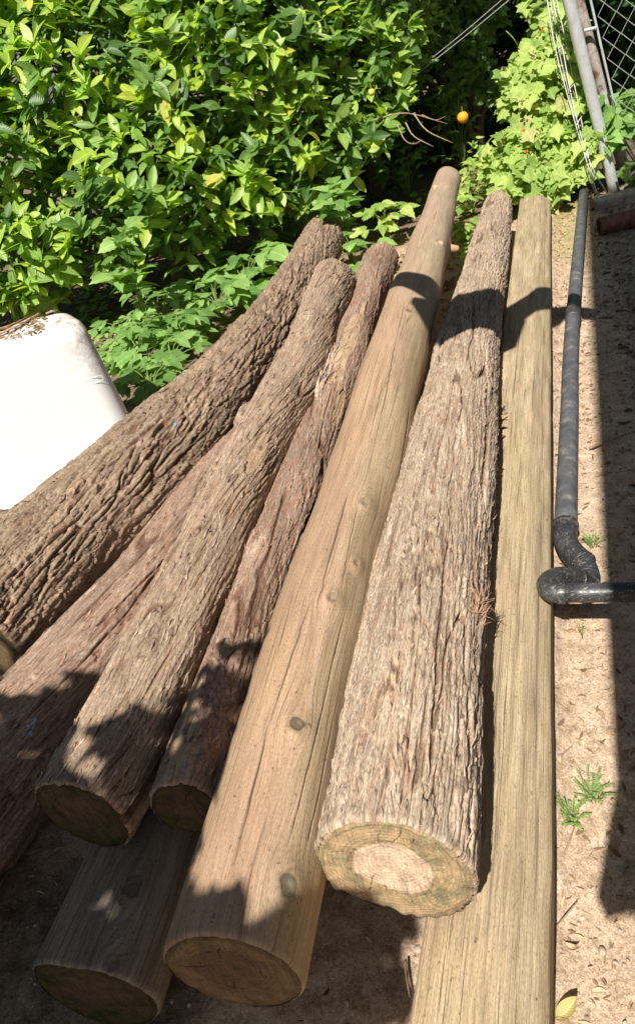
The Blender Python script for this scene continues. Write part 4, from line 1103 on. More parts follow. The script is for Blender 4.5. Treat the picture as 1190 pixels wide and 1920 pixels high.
# low ground cover that cannot be counted
n = 4200
gpx = rng.uniform(150, 1010, n); gpy = rng.uniform(300, 700, n)
ok = (gpy < 760-(gpx-200)*0.75) & (gpy > 560-(gpx-100)*0.28) | ((gpx > 640) & (gpy < 400) & (gpy > 300)) | ((gpx > 860) & (gpx < 905) & (gpy < 500) & (gpy > 350))
gpx, gpy = gpx[ok], gpy[ok]
GP = np.array([at(x, y, 0.0) for x, y in zip(gpx, gpy)]); GP[:, 2] = rng.uniform(0.0, 0.09, len(GP))
nz = noise(GP[:, 0]*2.2, GP[:, 1]*2.2, GP[:, 2]*0, 5) > 0.42
GP = GP[nz]
d = unit(len(GP)); d[:, 2] = np.abs(d[:, 2])*.3
nn = unit(len(GP))*.4+[0, 0, 1]
o = leaf_cloud('ground_cover', GP, d, nn, rng.uniform(.035, .10, len(GP)), 'broad', M_herb, None)
tag(o, 'low mixed green ground cover under the tree and behind the logs', 'ground cover', kind='stuff')

# ---- weeds in the dirt on the right
def weed(px, py, label, r, n):
    b = at(px, py, 0); t = thing('weed', b, label, 'weed', 'small weeds in the dirt')
    a = Acc(); LPx = []; LDx = []; LNx = []; LSx = []
    for i in range(n):
        an = rng.uniform(0, 2*math.pi); rr = r*rng.uniform(.3, 1); e = b+[math.cos(an)*rr, math.sin(an)*rr, rng.uniform(.006, .05)]
        bb = b+[math.cos(an+.5)*rr*.3, math.sin(an+.5)*rr*.3, -.01]
        m_ = (e+bb)/2+[0, 0, .015]
        tube(a, [bb, m_, e], [.0012, .001, .0007], 4, 6)
        for k_ in range(9):
            f = .25+.75*k_/8
            p = bb*(1-f)**2+2*m_*f*(1-f)+e*f*f
            s_ = np.cross(e-bb, [0, 0, 1.0]); s_ /= np.linalg.norm(s_)
            for sg in (-1, 1):
                LPx.append(p); LDx.append(s_*sg+(e-bb)/np.linalg.norm(e-bb)*.8+[0, 0, rng.uniform(-.2, .5)]); LNx.append([rng.normal(0, .3), rng.normal(0, .3), 1]); LSx.append(rng.uniform(.0035, .0065))
    a.build('stems', M_stem, t)
    leaf_cloud('leaves', np.array(LPx), np.array(LDx), np.array(LNx), np.array(LSx), 'small', M_weed, t)
weed(1112, 1492, 'larger feathery green weed in the dirt beside the squared beam, upper half', .056, 30)
weed(1072, 1535, 'feathery green weed tuft growing closest to the squared beam', .044, 26)
weed(1112, 1022, 'tiny green weed just above the horizontal black pipe', .045, 14)
weed(1092, 1190, 'single tiny green seedling below the horizontal black pipe', .018, 3)

# ------------------------------------------------------------------ litter, pebbles and chips (uncountable)
def scatter(region_fn, n, zr, size, kind, mat, name, label, cat, rr=None, flat=0.25, wz=None):
    P = region_fn(n)
    P = P[:]
    gzv = gheight(P[:, 0], P[:, 1])
    P[:, 2] = gzv+rng.uniform(*zr, len(P))
    d = unit(len(P)); d[:, 2] *= .25
    nn = unit(len(P))*flat*1.6+[0, 0, 1]
    o = leaf_cloud(name, P, d, nn, rng.uniform(size[0], size[1], len(P)), kind, mat, None, rr, curl=rng.uniform(-2.5, 3.5, len(P)), width=(.12, 1.0))
    return tag(o, label, cat, kind='stuff')
def band(s0, s1, y0, y1):
    def f(n):
        L_ = rng.uniform(y0, y1, n); s_ = rng.uniform(s0, s1, n)
        return np.stack([B0[0]+bd[0]*L_+bn[0]*s_, B0[1]+bd[1]*L_+bn[1]*s_, np.zeros(n)], -1)
    return f
scatter(band(0.0, 0.42, 0.0, 6.8), 6000, (-.002, .005), (.006, .030), 'citrus', M_dry, 'leaf_litter', 'dry leaf and twig litter on the dirt between beam and shaded yard', 'leaf litter')
def yardf(n):
    k = rng.random(n); L_ = 6.6*k**0.8; s_ = rng.uniform(.28, 1.0+.35*L_, n)
    return np.stack([B0[0]+bd[0]*L_+bn[0]*s_, B0[1]+bd[1]*L_+bn[1]*s_, np.zeros(n)], -1)
scatter(yardf, 9000, (-.003, .007), (.008, .06), 'citrus', M_chips, 'wood_chip_litter', 'grey shredded wood and leaf litter covering the shaded yard on the right', 'litter')
def leftf(n):
    return np.stack([rng.uniform(-1.6, 0.05, n), rng.uniform(.35, 1.6, n), np.zeros(n)], -1)
scatter(leftf, 900, (-.002, .004), (.005, .025), 'citrus', M_dry, 'leaf_litter', 'dry leaf crumbs on the shaded dirt below the near log ends', 'leaf litter')
def farf(n):
    P = np.array([at(x, y, 0) for x, y in zip(rng.uniform(860, 1110, n), rng.uniform(318, 372, n))]); return P
scatter(farf, 1800, (0, .03), (.02, .09), 'citrus', M_dry, 'leaf_litter', 'straw and brown leaves heaped at the far end of the beam and pipe', 'leaf litter')
def underf(n):
    P = np.array([at(x, y, 0) for x, y in zip(rng.uniform(100, 900, n), rng.uniform(420, 640, n))]); return P
scatter(underf, 1500, (0, .02), (.03, .1), 'citrus', M_dry, 'leaf_litter', 'brown fallen leaves on the soil beneath the orange tree', 'leaf litter', rr=rng.random(1500)*.7)
# chips of bark in the groove between log and beam
def groove():
    L_ = rng.uniform(1.2, 5.2, 900); s_ = rng.uniform(-.215, -.165, 900)
    P = np.stack([B0[0]+bd[0]*L_+bn[0]*s_, B0[1]+bd[1]*L_+bn[1]*s_, 0.2+rng.uniform(0, .008, 900)], -1)
    clump = noise(L_*2.2, L_*0, L_*0, 21) > 0.48
    P = P[clump]; d = unit(len(P)); d[:, 2] *= .3
    o = leaf_cloud('bark_crumbs', P, d, unit(len(P))*.5+[0, 0, 1], rng.uniform(.01, .045, len(P)), 'citrus', M_dry, None)
    tag(o, 'bark crumbs and dry leaves caught between the shaggy log and the beam', 'bark litter', kind='stuff')
groove()
M_pebble = plain('pebbles', (0.42, 0.34, 0.26), 0.85, 0.2, var=.25, nscale=8)
def pebbles():
    n = 4600
    P = np.concatenate([band(0.02, .5, 0, 6)(2600), yardf(1500), leftf(500)])[:n]
    P[:, 2] = gheight(P[:, 0], P[:, 1])
    ico = []
    for tt in np.linspace(0, math.pi, 5):
        for ph in np.linspace(0, 2*math.pi, 8)[:-1]: ico.append([math.sin(tt)*math.cos(ph), math.sin(tt)*math.sin(ph), math.cos(tt)])
    ico = np.array(ico); k = len(ico)
    sz = 0.002+0.006*rng.random(n)**3.5
    sc3 = rng.uniform(.6, 1.3, (n, 1, 3))*sz[:, None, None]
    V = P[:, None]+ico[None]*sc3*(1+rng.normal(0, .12, (n, k, 1)))
    Fq = (np.arange(n)[:, None, None]*k+grid_faces(5, 7, True)[None]).reshape(-1, 4)
    tag(mesh_obj('pebbles', V.reshape(-1, 3), Fq, M_pebble), 'small pale pebbles strewn over the dirt', 'pebbles', kind='stuff')
pebbles()
M_stick = plain('ground_twig', (0.30, 0.21, 0.14), .9, .1)
for (x0_, y0_, x1_, y1_, r_, lb) in ((1058, 1600, 1080, 1540, .0022, 'thin brown twig lying just below the weed tuft'), (1050, 1420, 1072, 1398, .0018, 'thin short twig on the dirt above the larger weed'),
                                  (1040, 1740, 1082, 1690, .0016, 'fine twig on the sunlit dirt below the weeds'), (760, 1800, 768, 1870, .0028, 'short brown stick on the dirt left of the beam near the bottom'),
                                  (1105, 840, 1180, 812, .006, 'long stick in the shaded yard to the right of the pipe')):
    a = Acc(); P0 = at(x0_, y0_, .006); P1 = at(x1_, y1_, .008); md_ = (P0+P1)/2+np.array([rng.normal(0, .004), rng.normal(0, .004), .004])
    tube(a, [P0, md_, P1], [r_, r_*.9, r_*.5], 6, 10); tag(a.build('stick', M_stick), lb, 'stick', 'sticks on the ground')
# one large curled leaf at the bottom right
def curled(px, py, label, L_=.05, z=.012, mat=None, ang=0.5, wd=.02):
    c = at(px, py, z); n, m = 16, 9
    u = np.linspace(0, 1, n); v = np.linspace(-1, 1, m); U, Vv = np.meshgrid(u, v, indexing='ij')
    W_ = wd*np.sin(np.clip(U*1.02, 0, 1)*math.pi)**.7+.0006
    x = (U-.5)*L_; y = Vv*W_; z_ = .5*W_*Vv**2*1.3+.012*(U-.3)**2*4
    ca, sa = math.cos(ang), math.sin(ang)
    V = np.stack([c[0]+x*ca-y*sa, c[1]+x*sa+y*ca, c[2]-.008+z_], -1).reshape(-1, 3)
    o = mesh_obj('fallen_leaf', V, grid_faces(n, m), mat or M_cleaf, None, np.stack([U.ravel(), Vv.ravel()*.2], -1), {'rnd': np.full(n*m, .9)})
    return tag(o, label, 'leaf')
M_cleaf = leaf_material('yellowing_leaf', [(0, (0.42, 0.40, 0.14)), (1, (0.60, 0.52, 0.24))], .5, .3, .3)
curled(1060, 1893, 'large curled yellow-green leaf in the dirt at the bottom right', .052, .012, None, .35, .013)
curled(1072, 1775, 'small pale dry leaf lying beside the beam', .03, .006, M_dry, -.9, .006)

# ------------------------------------------------------------------ black drain pipe
mp_ = Mat('black_plastic', 0.38, 0.5)
vp = mp_.coord('Object'); p1 = mp_.noise(vp, 9, 5, .65); p2 = mp_.noise(vp, 60, 4, .7); p3 = mp_.noise(vp, 24, 6, .75, 1.5)
pc_ = mp_.ramp(p1, [(0.35, (0.018, 0.019, 0.022)), (0.65, (0.055, 0.055, 0.058))])
pc_ = mp_.mix(mp_.ramp(p3, [(0.56, 0.0), (0.70, 0.55)]), pc_, (0.26, 0.22, 0.17))
p4 = mp_.noise(mp_.coord('Object', (14, 60, 60)), 3, 3, .6, 2.0)
pc_ = mp_.mix(mp_.ramp(p4, [(0.60, 0.0), (0.64, 0.7)]), pc_, (0.40, 0.36, 0.30))
pc_ = mp_.mix(mp_.ramp(p2, [(0.6, 0.0), (0.75, 0.5)]), pc_, (0.30, 0.27, 0.23))
M_pipe = mp_.fin(pc_, mp_.bump(p2, 0.2, 0.001), mp_.ramp(p3, [(0.4, 0.30), (0.65, 0.7)]))
M_pipeg = (lambda m: m.fin(m.ramp(m.noise(m.coord('Object'), 16, 5, .7), [(0.35, (0.07, 0.073, 0.083)), (0.55, (0.12, 0.12, 0.125)), (0.72, (0.28, 0.26, 0.23))]), None))(Mat('greyed_plastic', 0.5, 0.4))
tp = thing('drain_pipe', (0.78, 1.95, 0), 'black plastic drain pipe with elbows running along the beam and turning off to the right', 'pipe')
def pb(px, py, z): return at(px, py, z)
run = [pb(1094, 356, .05), pb(1073, 595, .045), pb(1066, 780, .048), pb(1059, 985, .055)]
a = Acc(); tube(a, run, .0355, 28, 60); a.build('pipe_run', M_pipeg, tp)
def ring(c, d, r, w_, mat, name='collar'):
    a = Acc(); d = d/np.linalg.norm(d); 
    tube(a, [c-d*w_/2, c-d*w_*.4, c+d*w_*.4, c+d*w_/2], [r*.97, r, r, r*.97], 28); return a.build(name, mat, tp)
d0 = run[1]-run[2]
ring(run[1]+d0*.02, d0, .0395, .10, M_pipe)
e0 = run[3]; e1 = pb(1092, 1056, .055); e2 = pb(1102, 1096, .055)
dir0 = (run[3]-run[2])/np.linalg.norm(run[3]-run[2])
a = Acc(); tube(a, [e0-dir0*.005, pb(1059, 1012, .055), pb(1070, 1034, .055), e1], .0375, 28, 24); a.build('elbow', M_pipe, tp)
ring(e0+dir0*.008, dir0, .042, .018, M_pipe); 
a = Acc(); tube(a, [pb(1088, 1050, .055), pb(1098, 1070, .055), pb(1101, 1090, .058), pb(1095, 1105, .07)], .035, 28, 20); a.build('elbow', M_pipe, tp)
ring(e1, e1-pb(1076, 1038, .055), .0400, .010, M_pipe)
HZ = .205
a = Acc(); tube(a, [pb(1098, 1100, .075), pb(1080, 1086, .12), pb(1052, 1082, .165), pb(1032, 1088, .19), pb(1025, 1098, .198), pb(1033, 1109, HZ), pb(1056, 1112, HZ)], [.032, .031, .030, .029, .0285, .028, .028], 28, 50); a.build('elbow', M_pipe, tp)
hend = pb(1054, 1112, HZ); hdir = np.array([math.cos(SUN_AZ-.02), -math.sin(SUN_AZ-.02), 0])
hdir = pb(1190, 1110, HZ)-hend; hdir /= np.linalg.norm(hdir)
ring(hend-hdir*.004, hdir, .0290, .022, M_pipe)
a = Acc(); tube(a, [hend-hdir*.005, hend+hdir*.6, hend+hdir*1.6], .0255, 28, 30); a.build('branch_pipe', M_pipe, tp)

ring(pb(1100, 1083, .057), pb(1098, 1070, .055)-pb(1101, 1090, .058), .0372, .010, M_pipe)
ring(pb(1080, 1086, .12), pb(1098, 1100, .075)-pb(1052, 1082, .165), .0335, .010, M_pipe)
# rusty pipe in the yard
mr = Mat('rust', 0.85, 0.2); r1 = mr.noise(mr.coord('Object'), 18, 6, .7); 
M_rust = mr.fin(mr.ramp(r1, [(0.3, (0.09, 0.045, 0.03)), (0.55, (0.20, 0.10, 0.07)), (0.75, (0.34, 0.20, 0.15))]), mr.bump(r1, .4, .003))
a = Acc(); q0 = at(1122, 424, .05); q1 = at(1215, 402, .05); dd = q1-q0
m_ = 30; tube(a, [q0, q0+dd*.5, q1, q1+dd*.8], .056, 24, 24)
tr = thing('rusty_pipe', q0, 'short thick rusty brown pipe lying on the shaded ground below the fence', 'pipe')
a.build('pipe_body', M_rust, tr); a = Acc(); u = dd/np.linalg.norm(dd); tube(a, [q0-u*.002, q0-u*.001], .044, 24); a.build('mouth_shade_disc', plain('pipe_inside_shade', (.02, .015, .012), .9), tr)  # flat dark disc stands for the shade inside the pipe

# ------------------------------------------------------------------ fence
mgv = Mat('galvanised_steel', 0.45, 0.5); v1 = mgv.noise(mgv.coord('Object'), 12, 5, .7)
mgv.b.inputs['Metallic'].default_value = .35
M_galv = mgv.fin(mgv.ramp(v1, [(0.35, (0.58, 0.59, 0.60)), (0.7, (0.80, 0.80, 0.79))]))
mrp = Mat('rust_stained_steel', 0.7, 0.3); v2 = mrp.noise(mrp.coord('Object'), 9, 6, .75)
M_rpost = mrp.fin(mrp.ramp(v2, [(0.38, (0.16, 0.085, 0.055)), (0.5, (0.40, 0.33, 0.29)), (0.65, (0.56, 0.53, 0.50))]))
M_wire = plain('fence_wire', (0.55, 0.55, 0.53), .5, .5, .3, var=.1)
pbse = at(1150, 356, 0.0)
def at_y(px, py, y):
    d = ray(px, py); t = y/d[1]; return CAM+d*t
pt = at_y(1063, -10, pbse[1]-.05); dirp = pt-pbse
tpo = thing('fence_post', pbse, 'leaning pale galvanised steel fence post in front of the rust-stained one', 'fence post')
a = Acc(); tube(a, [pbse-dirp*.02, pbse+dirp*.5, pbse+dirp*1.25], .042, 20, 20); a.build('post_tube', M_galv, tpo)
rb = at(1172, 335, 0.0); rt = at_y(1080, -10, rb[1]-.1)
trp = thing('fence_post', rb, 'leaning rust-stained steel fence post behind the pale one', 'fence post')
a = Acc(); tube(a, [rb, rb+(rt-rb)*.5, rb+(rt-rb)*1.25], .040, 18, 20); a.build('post_tube', M_rpost, trp)
# concrete footing strip
M_conc = plain('old_concrete', (0.36, 0.32, 0.28), .95, .1, var=.2, nscale=20, bump=.5)
ft = thing('concrete_footing', (3.2, 6.1, 0), 'low concrete kerb under the feet of the fence posts', 'kerb')
a = Acc(); k0 = at(1120, 392, 0); k1 = at(1200, 372, 0); ku = (k1-k0)/np.linalg.norm(k1-k0); kn_ = np.array([-ku[1], ku[0], 0])
n_ = 40
V = []; 
for i in range(n_):
    f = i/(n_-1); c = k0+ku*(f*2.2)
    for (w_, z) in ((0, -.03), (.0, .035), (.012, .05), (.14, .052), (.16, .03), (.16, -.03)):
        V.append(c+kn_*(w_+rng.normal(0, .003))+[0, 0, z+rng.normal(0, .003)])
a.add(V, grid_faces(n_, 6).tolist()+[list(range(6))]); a.build('kerb_body', M_conc, ft, smooth=False)
# chain-link panel
fp = thing('chain_link_fence', rb, 'grey chain-link fence panel right of the posts, vines showing through it', 'fence')
o0 = at(1178, 338, 0.02)+np.array([0.02, 0, 0]); tl = at_y(1104, -10, o0[1])
upv = tl-o0; upv /= np.linalg.norm(upv)
rv = np.array([0.94, -0.34, 0.0])
a = Acc(); cell = 0.125
W_f, H_f = 2.2, 2.6
for i in range(int(W_f/cell)+1):
    x0_ = i*cell; pts = []
    for j in range(int(H_f/cell*2)+1):
        pts.append(o0+rv*(x0_+(cell/2 if j % 2 else 0)*1.03+.02)+upv*(j*cell/2*1.15+.05)+np.array([.0, .006*(1 if j % 2 else -1), 0]))
    tube(a, pts, .0030, 5)
    pts = []
    for j in range(int(H_f/cell*2)+1):
        pts.append(o0+rv*(x0_+(cell/2 if j % 2 == 0 else 0)*1.03+.02+(cell/2 if False else 0)-cell*0.0)+upv*(j*cell/2*1.15+.05)+np.array([.0, -.006*(1 if j % 2 else -1), 0]))
    pts = [p-rv*cell*0.0 for p in pts]
    tube(a, [p-rv*0 for p in pts], .0001, 3) if False else None
a.build('chain_link', M_wire, fp)
a = Acc()
for i in range(int(W_f/cell)+1):
    x0_ = i*cell; pts = []
    for j in range(int(H_f/cell*2)+1):
        pts.append(o0+rv*(x0_-(cell/2 if j % 2 else 0)*1.03+cell+.02)+upv*(j*cell/2*1.15+.05)+np.array([.0, -.004*(1 if j % 2 else -1), 0]))
    tube(a, pts, .0030, 5)
a.build('chain_link', M_wire, fp)
a = Acc(); tube(a, [o0, o0+upv*1.3, o0+upv*2.7], .009, 8, 10); a.build('tension_bar', M_galv, fp)
c_ = atd(1113, 53, 6.0); a = Acc(); bb = at_y(1113, 53, o0[1]-.02); tube(a, [bb-rv*.07, bb+rv*.02], .012, 8); a.build('clamp', M_galv, fp)

# bundle of reinforcing wire leaning on the vine
tw_ = thing('wire_bundle', at(1130, 395, 0), 'bundle of thin white mesh wires leaning along the pale fence post', 'wire')
M_ww = plain('white_wire', (0.58, 0.57, 0.52), .5, .4, .1, var=.08)
def wr(pts, r=.006):
    r = r*.66
    a_ = [atd(x, y, dd_) for x, y, dd_ in pts]; tube(aw, a_, r, 6, 26)
aw = Acc()
wr([(1022, -20, 5.5), (1040, 90, 5.5), (1066, 190, 5.55), (1092, 280, 5.6), (1116, 355, 5.6), (1134, 395, 5.55)])
wr([(1032, -20, 5.5), (1052, 80, 5.5), (1070, 180, 5.55), (1090, 260, 5.6), (1112, 320, 5.65), (1137, 362, 5.6)])
wr([(1038, -20, 5.6), (1060, 80, 5.6), (1080, 180, 5.6), (1096, 262, 5.62), (1110, 330, 5.6), (1118, 362, 5.6)], .005)
wr([(1028, -20, 5.52), (1046, 90, 5.52), (1062, 160, 5.55), (1078, 232, 5.6), (1099, 300, 5.6)], .004)
wr([(1096, 285, 5.6), (1118, 330, 5.6), (1136, 362, 5.58), (1134, 395, 5.56), (1108, 345, 5.6)], .004)
aw.build('long_wires', M_ww, tw_)
for (x, y, x2, y2) in ((1030, 30, 1042, 18), (1044, 100, 1058, 84), (1064, 168, 1076, 158), (1080, 232, 1090, 218), (1092, 300, 1104, 276), (1110, 345, 1120, 312), (1078, 238, 1086, 225)):
    aw = Acc(); wr([(x, y, 5.52), ((x+x2)/2, (y+y2)/2, 5.5), (x2, y2, 5.52)], .005); aw.build('cross_wire', M_ww, tw_)
# overhead cables
for i, (p, q, lb) in enumerate((((800, 118), (965, -22), 'upper thin cable crossing the dark foliage above the orange'), ((790, 132), (985, -25), 'lower thin cable crossing the dark foliage above the orange'))):
    a = Acc(); A_ = atd(p[0]-60, p[1]+45, 6.4); B_ = atd(q[0]+40, q[1]-35, 5.4)
    t = thing('cable', A_, lb, 'cable'); tube(a, [A_, (A_+B_)/2-[0, 0, .015], B_], .0028, 6, 20); a.build('cable_wire', M_wire, t)

# ------------------------------------------------------------------ white tub
mt = Mat('white_plastic', 0.32, 0.5)
tz = mt.noise(mt.coord('Object', (1, 1, 1)), 5, 5, .7); tz2 = mt.noise(mt.coord('Object'), 30, 5, .75)
sepx = mt.n('ShaderNodeSeparateXYZ'); mt.l(mt.coord('Object'), sepx.inputs[0])
tc = mt.ramp(tz, [(0.3, (0.88, 0.87, 0.85)), (0.7, (0.93, 0.925, 0.915))])
st_ = mt.math('MULTIPLY', mt.ramp(tz2, [(0.42, 0.0), (0.6, 1.0)]), mt.attr('brown_mix'))
tc = mt.mix(st_, tc, (0.42, 0.30, 0.20))  # mixed toward brown at one front corner and on top
M_tub = mt.fin(tc, mt.bump(tz2, .03, .001))
TZ = 0.69
tcn = at(160, 588, TZ)          # top right corner
TA = math.radians(24)           # turn of the tub
ux = np.array([math.cos(TA), math.sin(TA), 0]); uy = np.array([-math.sin(TA), math.cos(TA), 0])
TW, TD = 0.74, 0.44
tcen = tcn-ux*(TW/2-.03)+uy*(TD/2-.10)
tt_ = thing('white_tub', (tcen[0], tcen[1], 0), 'large upturned white plastic tub with brownish corner and debris on top', 'tub')
def rrect(w_, d_, r_, n_=10):
    pts = []
    for (cx, cy, a0) in ((w_/2-r_, d_/2-r_, 0), (-w_/2+r_, d_/2-r_, 90), (-w_/2+r_, -d_/2+r_, 180), (w_/2-r_, -d_/2+r_, 270)):
        for k in range(n_+1):
            aa = math.radians(a0+90*k/n_); pts.append((cx+r_*math.cos(aa), cy+r_*math.sin(aa)))
    # subdivide the straight sides
    out = []
    for i in range(len(pts)):
        p, q = pts[i], pts[(i+1) % len(pts)]
        L_ = math.hypot(q[0]-p[0], q[1]-p[1]); m_ = max(1, int(L_/.03))
        for k in range(m_): out.append((p[0]+(q[0]-p[0])*k/m_, p[1]+(q[1]-p[1])*k/m_))
    return np.array(out)
prof_t = [(0.05, 0.0), (0.05, .02), (.015, .03), (.0, .06)]
for z in np.linspace(.1, TZ-.06, 22): prof_t.append((-.05*(z/TZ), z))
for k in range(1, 9):
    aa = k/8*math.pi/2; prof_t.append((-.05-.075*(1-math.cos(aa)), TZ-.06+.06*math.sin(aa)))
base_r = rrect(TW, TD, .12)
Vt = []; brn = []
for (e, z) in prof_t:
    sx = (TW+2*e)/TW; sy = (TD+2*e)/TD
    for (x, y) in base_r:
        P = tcen*[1, 1, 0]+ux*x*sx+uy*y*sy+np.array([0, 0, z])
        Vt.append(P)
        corner = math.exp(-((x-TW/2)**2+(y+TD/2-.08)**2)/.02)
        brn.append(min(1, corner*ss(.25, .60, z)*1.1+ss(.66, .69, z)*.3))
nb_ = len(base_r); k = len(prof_t)
Vt = np.array(Vt)
topc = Vt[-nb_:]; cen = topc.mean(0)
extra = []
for f in (.7, .4, .1): extra.append(cen+(topc-cen)*f+np.array([0, 0, -.012*(1-f)])); brn += [.4]*nb_
Vt = np.concatenate([Vt]+extra)
FF = grid_faces(k+3, nb_, True).tolist()+[[(k+2)*nb_+i for i in range(nb_)]]
mesh_obj('tub_shell', Vt, FF, M_tub, tt_, None, {'brown_mix': np.array(brn)})
# moulded grip outline on the right face
def on_tub(u_, z_, off=.001, facey=-1):
    e = -.05*(z_/TZ)
    return tcen*[1, 1, 0]+ux*u_+uy*facey*(TD/2+e+off)+np.array([0, 0, z_])
a = Acc(); loop = []
for k_ in range(25):
    aa = k_/24*2*math.pi
    loop.append(on_tub(TW*.33+.045*max(-1, min(1, 1.5*math.cos(aa))), .40+.014*math.sin(aa), .0))
tube(a, loop, .0012, 6, cap=False); a.build('grip', M_tub, tt_)
# debris on top of the tub
def strip_thing(pts, wd_, label, name='bark_strip', mat=None):
    P = catmull(np.array(pts, float), 18); T = np.gradient(P, axis=0); T /= np.linalg.norm(T, axis=1)[:, None]
    S_ = np.cross(T, [0, 0, 1.0]); S_ /= np.linalg.norm(S_, axis=1)[:, None]
    V = []
    for i in range(18):
        f = i/17; w_ = wd_*(.35+.65*math.sin(math.pi*min(1, max(0, f*.9+.08))))*(1+.15*math.sin(i*2.1))
        for (a_, h_) in ((-1, .010), (-.5, .002), (.5, .002), (1, .011), (.5, .0055), (-.5, .0055)): V.append(P[i]+S_[i]*w_*a_+[0, 0, h_])
    o = mesh_obj(name, np.array(V), grid_faces(18, 6, True).tolist()+[[0, 1, 2, 3, 4, 5], [102, 107, 106, 105, 104, 103]], mat or M_shred, None, smooth=False)
    return tag(o, label, 'bark')
zt = TZ+.001
strip_thing([at(-12, 634, zt), at(30, 615, zt+.006), at(76, 590, zt)], .016, 'long curved bark strip lying on top of the white tub')
strip_thing([at(-14, 622, zt), at(18, 614, zt+.008), at(56, 596, zt)], .010, 'short thin bark strip beside the long one on the tub', mat=M_shredr)
strip_thing([at(88, 590, zt), at(98, 586, zt+.006), at(108, 584, zt)], .006, 'small dry fleck near the corner of the tub top')
n = 150; P = np.array([at(x, y, zt+.004) for x, y in zip(rng.uniform(-30, 85, n), rng.uniform(596, 636, n))])
P = P[(np.abs((P-tcen)@uy) < TD/2-.09)]
d = unit(len(P)); d[:, 2] *= .2
tag(leaf_cloud('tub_litter', P, d, unit(len(P))*.3+[0, 0, 1], rng.uniform(.015, .05, len(P)), 'citrus', M_dry, None), 'brown leaf crumbs scattered on top of the white tub', 'leaf litter', kind='stuff')

# blue paint flecks
M_blue = plain('blue_paint', (0.22, 0.42, 0.68), .6, .3)
def fleck(lg, parent, px, py, n_, r0, sz):
    q, th = find_on(lg, px, py); a = Acc()
    for i in range(n_):
        P, rad, t, tn = lg.point(q+rng.normal(0, r0), th+rng.normal(0, r0*3.5))
        P, rad, t, tn = P[0], rad[0], t[0], tn[0]
        k_ = 7; rr = sz*rng.uniform(.4, 1)
        V = [P+rad*.0015]+[P+rad*.0008+t*math.cos(x)*rr*rng.uniform(.8, 1.8)+tn*math.sin(x)*rr*.7 for x in np.linspace(0, 2*math.pi, k_+1)[:-1]]
        a.add(V, [[0, j+1, (j+1) % k_+1] for j in range(k_)])
    a.build('paint_fleck', M_blue, parent)
fleck(L1, t1, 328, 795, 3, .004, .008); fleck(L2b, t2b, 60, 1365, 12, .012, .007)

# ------------------------------------------------------------------ tree behind the camera whose leaves throw the dappled shade
poly = np.array([(-350, 1330), (-60, 1300), (30, 1300), (90, 1255), (130, 1330), (200, 1390), (260, 1345), (340, 1345), (385, 1255), (480, 1190), (512, 1195), (440, 1350), (400, 1530), (352, 1700), (440, 1745), (560, 1775), (610, 1800), (570, 2000), (520, 2150), (-350, 2150)], float)
def inpoly(x, y, p):
    c = np.zeros(len(x), bool); j = len(p)-1
    for i in range(len(p)):
        xi, yi = p[i]; xj, yj = p[j]
        c ^= ((yi > y) != (yj > y)) & (x < (xj-xi)*(y-yi)/(yj-yi+1e-9)+xi); j = i
    return c
n = 9000
sx = rng.uniform(-350, 640, n); sy = rng.uniform(1180, 2150, n); ok = inpoly(sx, sy, poly)
ok &= ~((sy < 1560) & (noise(sx/48, sy/48, sx*0, 77) < .34))
sx, sy = sx[ok], sy[ok]
sx2 = np.concatenate([sx, rng.normal(725, 16, 60), rng.normal(60, 25, 12)]); sy2 = np.concatenate([sy, rng.normal(1865, 32, 60), rng.normal(1400, 10, 12)])
TP = np.array([at(x, y, (.38 if y < 1700 else rng.uniform(.0, .42)) if x < 640 else .0) for x, y in zip(sx2, sy2)])
ex = np.concatenate([rng.uniform(325, 450, 260), rng.uniform(515, 605, 160), rng.uniform(300, 600, 500)]); ey = np.concatenate([rng.uniform(1690, 1770, 260), rng.uniform(1735, 1800, 160), rng.uniform(1775, 1930, 500)])
TP = np.concatenate([TP, np.array([at(x, y, .43) for x, y in zip(ex, ey)])]); TP = TP[rng.permutation(len(TP))]
tt = rng.uniform(1.75, 2.9, len(TP)); CP = TP-SUN[None]*tt[:, None]
px_, py_, dd_ = proj(CP)
ok = ~((dd_ > 0) & (px_ > -60) & (px_ < 1250) & (py_ > -60) & (py_ < 1980)) & (np.linalg.norm(CP-CAM, axis=1) > .30)
CP = CP[ok][:4200]
tl_ = thing('lemon_tree', (-2.3, -1.3, 0), 'leafy citrus tree behind the viewer, throwing dappled shade on the near log ends', 'tree')
d = unit(len(CP)); nn = -SUN[None]*1.0+unit(len(CP))*.9
leaf_cloud('crown', CP-d*.035, d, nn, rng.uniform(.06, .10, len(CP)), 'citrus', M_citrus, tl_, rng.random(len(CP))*.8)
ob = [((-2.4, -1.2, 2.4), .7), ((-1.9, -.9, 2.7), .45), ((-2.8, -1.8, 2.2), .6), ((-2.4, -.9, 3.2), .6), ((-1.75, -1.3, 3.0), .4), ((-3.0, .1, 2.8), .6), ((-3.2, -.6, 1.6), .6)]  # high outer blobs added out of view to block sky light
P, N = blob_shoots(ob, 1500, .5, 1.1); LP, LD, LN, LS, LB = rosettes(P, N, 5, .09)
leaf_cloud('crown', LP, LD, LN, LS, 'citrus', M_citrus, tl_, rng.random(len(LP))*.8)
a = Acc(); b = np.array([-2.3, -1.3, 0])
tube(a, [b, b+[.02, .05, .8], b+[.1, .1, 1.5]], [.08, .06, .05], 12, 10); a.build('trunk', M_limb, tl_)
a = Acc()
for i in range(14):
    e = CP[rng.integers(len(CP))]; tube(a, [b+[.1, .1, 1.4], (b+[0, 0, 1.6]+e)/2+[0, 0, .2], e], [.022, .012, .004], 6, 10)
a.build('limbs', M_limb, tl_)

